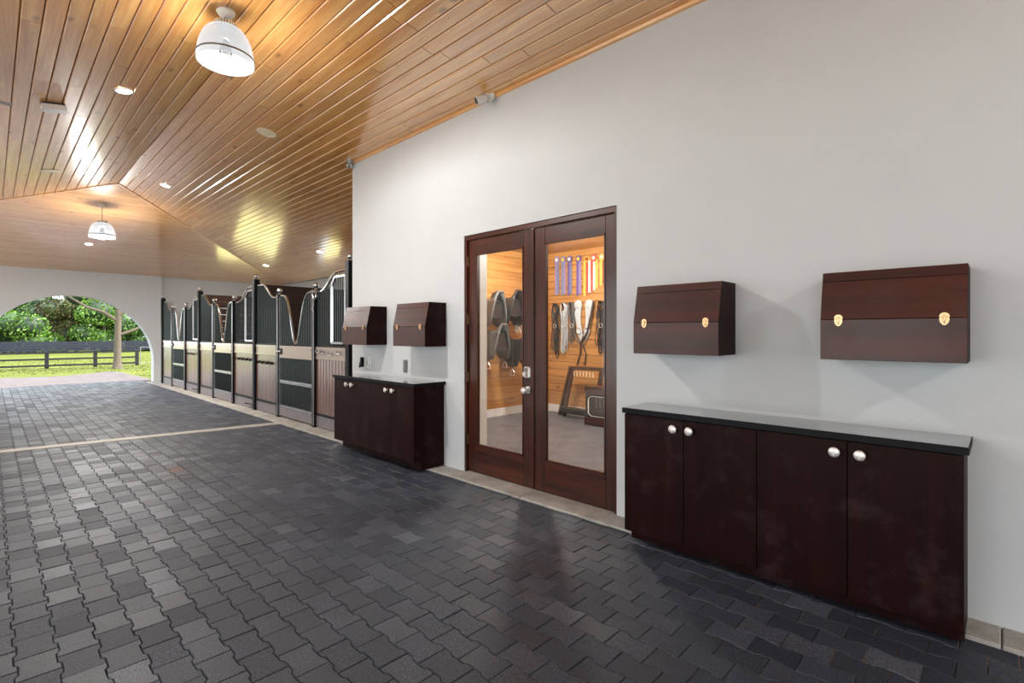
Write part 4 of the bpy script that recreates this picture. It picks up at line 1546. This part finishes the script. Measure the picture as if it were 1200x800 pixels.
saddle(5.66, 2.02, M['leather_g'], 'upper grey-black saddle on the wall, nearest the left pane edge')
saddle(6.08, 2.06, M['leather'], 'upper black saddle on the wall behind the grey one')
saddle(5.74, 1.5, M['leather_g'], 'lower grey-black saddle on the wall with hanging girth')
saddle(6.3, 1.36, M['leather'], 'lower black saddle on the wall, under the wire rack')
r = thing('wire_rack', 'silver wire rack of upright bars above the lower black saddle', 'rack', (-6.05, 6.45, 1.38))
obj('frame', MB().tube([(-6.0, 6.28, 1.5), (-6.0, 6.56, 1.5), (-6.0, 6.56, 1.8), (-6.0, 6.48, 1.98), (-6.0, 6.36, 1.98), (-6.0, 6.28, 1.75)], 0.012, 6, True), M['galv'], r)
bb = MB()
for k in range(8):
    y = 6.3 + k * 0.033
    bb.tube([(-6.0, y, 1.5), (-6.0, y, 1.76 + 0.2 * math.sin(PI * (k + 0.5) / 8))], 0.008, 6)
obj('bar', bb, M['galv'], r)
obj('bracket', MB().bar((-6.32, 6.3, 1.6), (-6.0, 6.3, 1.6), 0.02, 0.02).bar((-6.32, 6.5, 1.6), (-6.0, 6.5, 1.6), 0.02, 0.02), M['galv'], r)

# ------------------------------------------------------------------ outdoors
G = -0.35


def ground(y0, y1, x0, x1, nx, ny, zf, name, mat, kind):
    v = [(x0 + (x1 - x0) * i / nx, y0 + (y1 - y0) * j / ny, zf(x0 + (x1 - x0) * i / nx, y0 + (y1 - y0) * j / ny)) for i in range(nx + 1) for j in range(ny + 1)]
    f = [(i * (ny + 1) + j, i * (ny + 1) + j + 1, (i + 1) * (ny + 1) + j + 1, (i + 1) * (ny + 1) + j) for i in range(nx) for j in range(ny)]
    m = MB()
    m.add(v, f)
    return obj(name, m, mat, None, True, kind)


def gz(x, y):
    t = min(1, max(0, (-x - 19.0) / 4.0))
    return G * t * t * (3 - 2 * t) - 0.02


ground(-40, 45, -19.0, -110, 90, 40, gz, 'ground', M['grass'], 'structure')
ground(-45, -4.7, 40, -19.0, 4, 4, lambda x, y: -0.02, 'ground', M['bounce_pale'], 'structure')  # unseen pale ground, added as a light bounce for the ceiling
ground(YL - 4, 12, BX + 0.6, 40, 4, 4, lambda x, y: -0.02, 'ground', M['gravel'], 'structure')
# gravel drive outside the arch, with an uneven outline
edge = [(-18.9, -12), (-28.5, -12), (-28.9, -4), (-29.0, 0.2), (-28.6, 1.8), (-29.6, 3.2), (-30.6, 4.0), (-29.4, 4.35), (-27.0, 4.3), (-24.8, 4.45), (-23.0, 4.35), (-21.0, 4.1), (-18.9, 3.9)]
fine = []
for (a, b), (c_, d) in zip(edge, edge[1:] + edge[:1]):
    for k in range(8):
        t = k / 8
        fine.append((a + (c_ - a) * t + random.uniform(-0.12, 0.12) * (0 < t), b + (d - b) * t + random.uniform(-0.08, 0.08) * (0 < t)))
bm = bmesh.new()
bm.faces.new([bm.verts.new((p[0], p[1], 0)) for p in fine])
bmesh.ops.triangulate(bm, faces=bm.faces[:])
bmesh.ops.subdivide_edges(bm, edges=bm.edges[:], cuts=3, use_grid_fill=True)
bm.verts.index_update()
m = MB()
m.add([(p.co.x, p.co.y, gz(p.co.x, p.co.y) + 0.015 + 0.01 * math.sin(p.co.x * 7) * math.sin(p.co.y * 9)) for p in bm.verts], [[q.index for q in f.verts] for f in bm.faces])
bm.free()
obj('ground', m, M['gravel'], None, True, 'structure')

# unseen pale sand, added to brighten the end window's reflection in the ceiling
ground(6.4, 22, -19.0, -29, 16, 16, lambda x, y: gz(x, y) + 0.012, 'ground', M['sand'], 'structure')

# near fence
fx = -35.5


def fence(name, label, x, ys, rails, ph, pw, mat, tilt_x=0.0):
    r = thing(name, label, 'fence', (x, sum(ys) / len(ys), G - 0.02))
    xx = lambda y: x + tilt_x * (y - ys[0])
    for y in ys:
        obj('post', MB().box(xx(y) - pw / 2, xx(y) + pw / 2, y - pw / 2, y + pw / 2, G - 0.05, G + ph), mat, r)
    for z, hgt in rails:
        obj('rail', MB().bar((xx(ys[0]) + pw / 2 + 0.02, ys[0], G + z), (xx(ys[-1]) + pw / 2 + 0.02, ys[-1], G + z), 0.035, hgt), mat, r)
    return r


fence('rail_fence', 'black three-rail paddock fence in front of the lawn beyond the arch', fx, [-2.0, 0.1, 2.05, 4.0, 5.85], [(0.80, 0.09), (0.47, 0.09), (0.14, 0.09)], 0.9, 0.16, M['fence'])
fence('board_fence', 'long dark board fence in front of the trees', -61.0, [-3.8, -2.0, -0.1, 1.7, 3.5, 5.5, 7.5, 9.4, 11.3, 13.2], [(0.97, 0.22), (0.74, 0.2), (0.52, 0.2), (0.3, 0.16)], 1.08, 0.22, M['fence_far'])
r = thing('pipe_gate', 'thin pipe gate at the right end of the black rail fence', 'gate', (-36, 6.5, G))
obj('frame', MB().tube([(-36, 6.1, G + 0.08), (-36, 7.3, G + 0.08), (-36, 7.3, G + 1.0), (-36, 6.1, G + 1.0)], 0.025, 6, True), M['grey'], r)
obj('leg', MB().tube([(-36, 6.1, G - 0.05), (-36, 6.1, G + 1.0)], 0.025, 6), M['grey'], r)

# foliage


def leaves(n, clumps, size, rng):
    v, f = [], []
    for i in range(n):
        c, rad = clumps[rng.randrange(len(clumps))]
        while True:
            d = Vector((rng.uniform(-1, 1), rng.uniform(-1, 1), rng.uniform(-1, 1)))
            if 0.2 < d.length <= 1:
                break
        d = d.normalized() * (0.72 + 0.3 * rng.random())
        p = Vector(c) + Vector((d.x * rad[0], d.y * rad[1], d.z * rad[2]))
        a = Vector((rng.uniform(-1, 1), rng.uniform(-1, 1), rng.uniform(-1, 1))).normalized()
        b = a.orthogonal().normalized()
        s = size * rng.uniform(0.6, 1.3)
        k = len(v)
        v += [p - a * s * 0.5, p + b * s * 0.28, p + a * s * 0.5, p - b * s * 0.28]
        f.append((k, k + 1, k + 2, k + 3))
    m_ = MB()
    m_.add(v, f)
    return m_


def tree(name, label, x, y, h, wdt, mat, seed, low=0.0, trunk=0.2, n=4500, size=0.32, clumps=9, group='trees behind the far board fence'):
    rng = random.Random(seed)
    r = thing(name, label, 'tree', (x, y, G), group)
    cl_ = []
    for k in range(clumps):
        a = rng.uniform(0, 2 * PI)
        q = rng.uniform(0.15, 0.75) * wdt / 2
        zz = G + low + (h - low) * rng.uniform(0.12, 0.88)
        s = rng.uniform(0.26, 0.42) * wdt
        cl_.append(((x + q * math.cos(a), y + q * math.sin(a), zz), (s * 0.9, s * 0.9, s * 0.75)))
    obj('trunk', MB().tube([(x, y, G - 0.1), (x + 0.1, y, G + h * 0.35), (x, y + 0.1, G + h * 0.8)], [trunk, trunk * 0.8, trunk * 0.3], 8), M['bark'], r, True)
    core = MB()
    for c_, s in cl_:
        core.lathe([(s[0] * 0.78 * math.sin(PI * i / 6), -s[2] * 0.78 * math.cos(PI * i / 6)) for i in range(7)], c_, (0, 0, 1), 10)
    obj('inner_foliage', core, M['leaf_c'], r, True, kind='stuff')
    obj('foliage', leaves(n, cl_, size, rng), mat, r, kind='stuff')
    return r


TR = [
    ('shrub_tree', 'dense dark green tree at the left end of the arch view', -66.0, 0.2, 4.6, 5.0, 'leaf_c'),
    ('shrub_tree', 'low mid green bushy tree behind the fence, left of the brown one', -64.5, 2.4, 3.2, 4.2, 'leaf_b'),
    ('shrub_tree', 'tall mid green tree behind the left half of the fence', -70.0, 3.4, 5.9, 4.6, 'leaf_a'),
    ('shrub_tree', 'brownish dry tree crown in the middle of the trees', -66.5, 5.2, 5.0, 3.8, 'leaf_d'),
    ('shrub_tree', 'bright yellow-green tree in the middle of the trees', -65.0, 8.0, 5.4, 4.4, 'leaf_b'),
    ('shrub_tree', 'tall dark green tree behind the bright middle tree', -73.0, 8.0, 8.5, 7.0, 'leaf_a'),
    ('shrub_tree', 'low bright bush behind the fence left of the grey trunk', -64.0, 10.3, 3.0, 3.6, 'leaf_a'),
    ('shrub_tree', 'mid green tree behind the fence right of the grey trunk', -65.5, 12.4, 5.2, 5.0, 'leaf_b'),
    ('shrub_tree', 'dark tree at the right end of the arch view', -70.0, 15.6, 8.0, 7.0, 'leaf_c'),
    ('shrub_tree', 'tall dark tree far behind the left trees', -76.0, -1.0, 5.2, 7.0, 'leaf_c'),
    ('shrub_tree', 'tall mid green tree far behind the right trees', -78.0, 13.0, 9.5, 8.0, 'leaf_a'),
]
for i, (nm, lab, x, y, h, wd_, mt) in enumerate(TR):
    tree(nm, lab, x, y, h, wd_, M[mt], 31 + i)

# single grey-barked tree on the drive
tx, ty = -32.9, 4.6
r = thing('paddock_tree', 'grey-barked tree standing by the rail fence, seen through the arch', 'tree', (tx, ty, G))
obj('trunk', MB().tube([(tx, ty, G - 0.1), (tx, ty, G + 0.15), (tx, ty, G + 0.5), (tx, ty + 0.02, G + 1.6), (tx, ty + 0.05, G + 3.0), (tx, ty + 0.02, G + 4.6), (tx, ty, G + 6.5)],
                       [0.3, 0.2, 0.165, 0.145, 0.13, 0.1, 0.05], 12), M['bark'], r, True)
for pts, rr in (([(tx, ty, 2.1), (tx + 0.1, ty - 0.6, 2.55), (tx + 0.1, ty - 1.2, 2.75), (tx, ty - 2.1, 3.4), (tx, ty - 3.0, 4.2)], [0.09, 0.075, 0.06, 0.045, 0.025]),
                ([(tx, ty, 1.35), (tx + 0.1, ty + 0.6, 1.6), (tx, ty + 1.4, 2.0), (tx, ty + 2.2, 2.2)], [0.09, 0.07, 0.05, 0.02]),
                ([(tx, ty, 2.3), (tx + 0.1, ty + 0.4, 2.75), (tx, ty + 1.0, 3.3), (tx, ty + 1.8, 4.2)], [0.11, 0.09, 0.07, 0.03]),
                ([(tx, ty, 3.2), (tx - 0.2, ty - 0.7, 4.0), (tx - 0.2, ty - 1.5, 5.2)], [0.1, 0.08, 0.03])):
    obj('branch', MB().tube(pts, rr, 8), M['bark'], r, True)
rng = random.Random(5)
cl_ = [((tx, ty, 5.2), (2.0, 2.2, 1.3)), ((tx, ty - 2.0, 4.6), (1.4, 1.6, 0.9)), ((tx, ty + 1.6, 4.3), (1.3, 1.5, 0.9)), ((tx - 0.3, ty - 0.8, 3.5), (0.6, 0.7, 0.4)), ((tx - 0.4, ty + 1.2, 2.9), (0.5, 0.8, 0.5)),
       ((tx - 0.3, ty + 2.0, 2.0), (0.5, 0.8, 0.35))]
obj('foliage', leaves(2600, cl_, 0.2, rng), M['leaf_b'], r, kind='stuff')

# grass tufts on the nearer lawn so that it has a real edge
rng = random.Random(11)
v, f = [], []
for i in range(9000):
    x, y = rng.uniform(-50, -21), rng.uniform(-2, 16)
    if (x > -30.5 and y < 4.5) or (x > -29 and y > 6.4):
        continue
    z = gz(x, y)
    a = rng.uniform(0, PI)
    s, hgt = rng.uniform(0.02, 0.05), rng.uniform(0.015, 0.045)
    k = len(v)
    v += [(x - s * math.cos(a), y - s * math.sin(a), z), (x + s * math.cos(a), y + s * math.sin(a), z), (x + rng.uniform(-.04, .04), y + rng.uniform(-.04, .04), z + hgt)]
    f.append((k, k + 1, k + 2))
m = MB()
m.add(v, f)
g_ = obj('grass', m, M['grass'], None, False, 'stuff')
tag(g_, 'short green grass tufts on the lawn beyond the arch', 'grass', None, 'stuff')
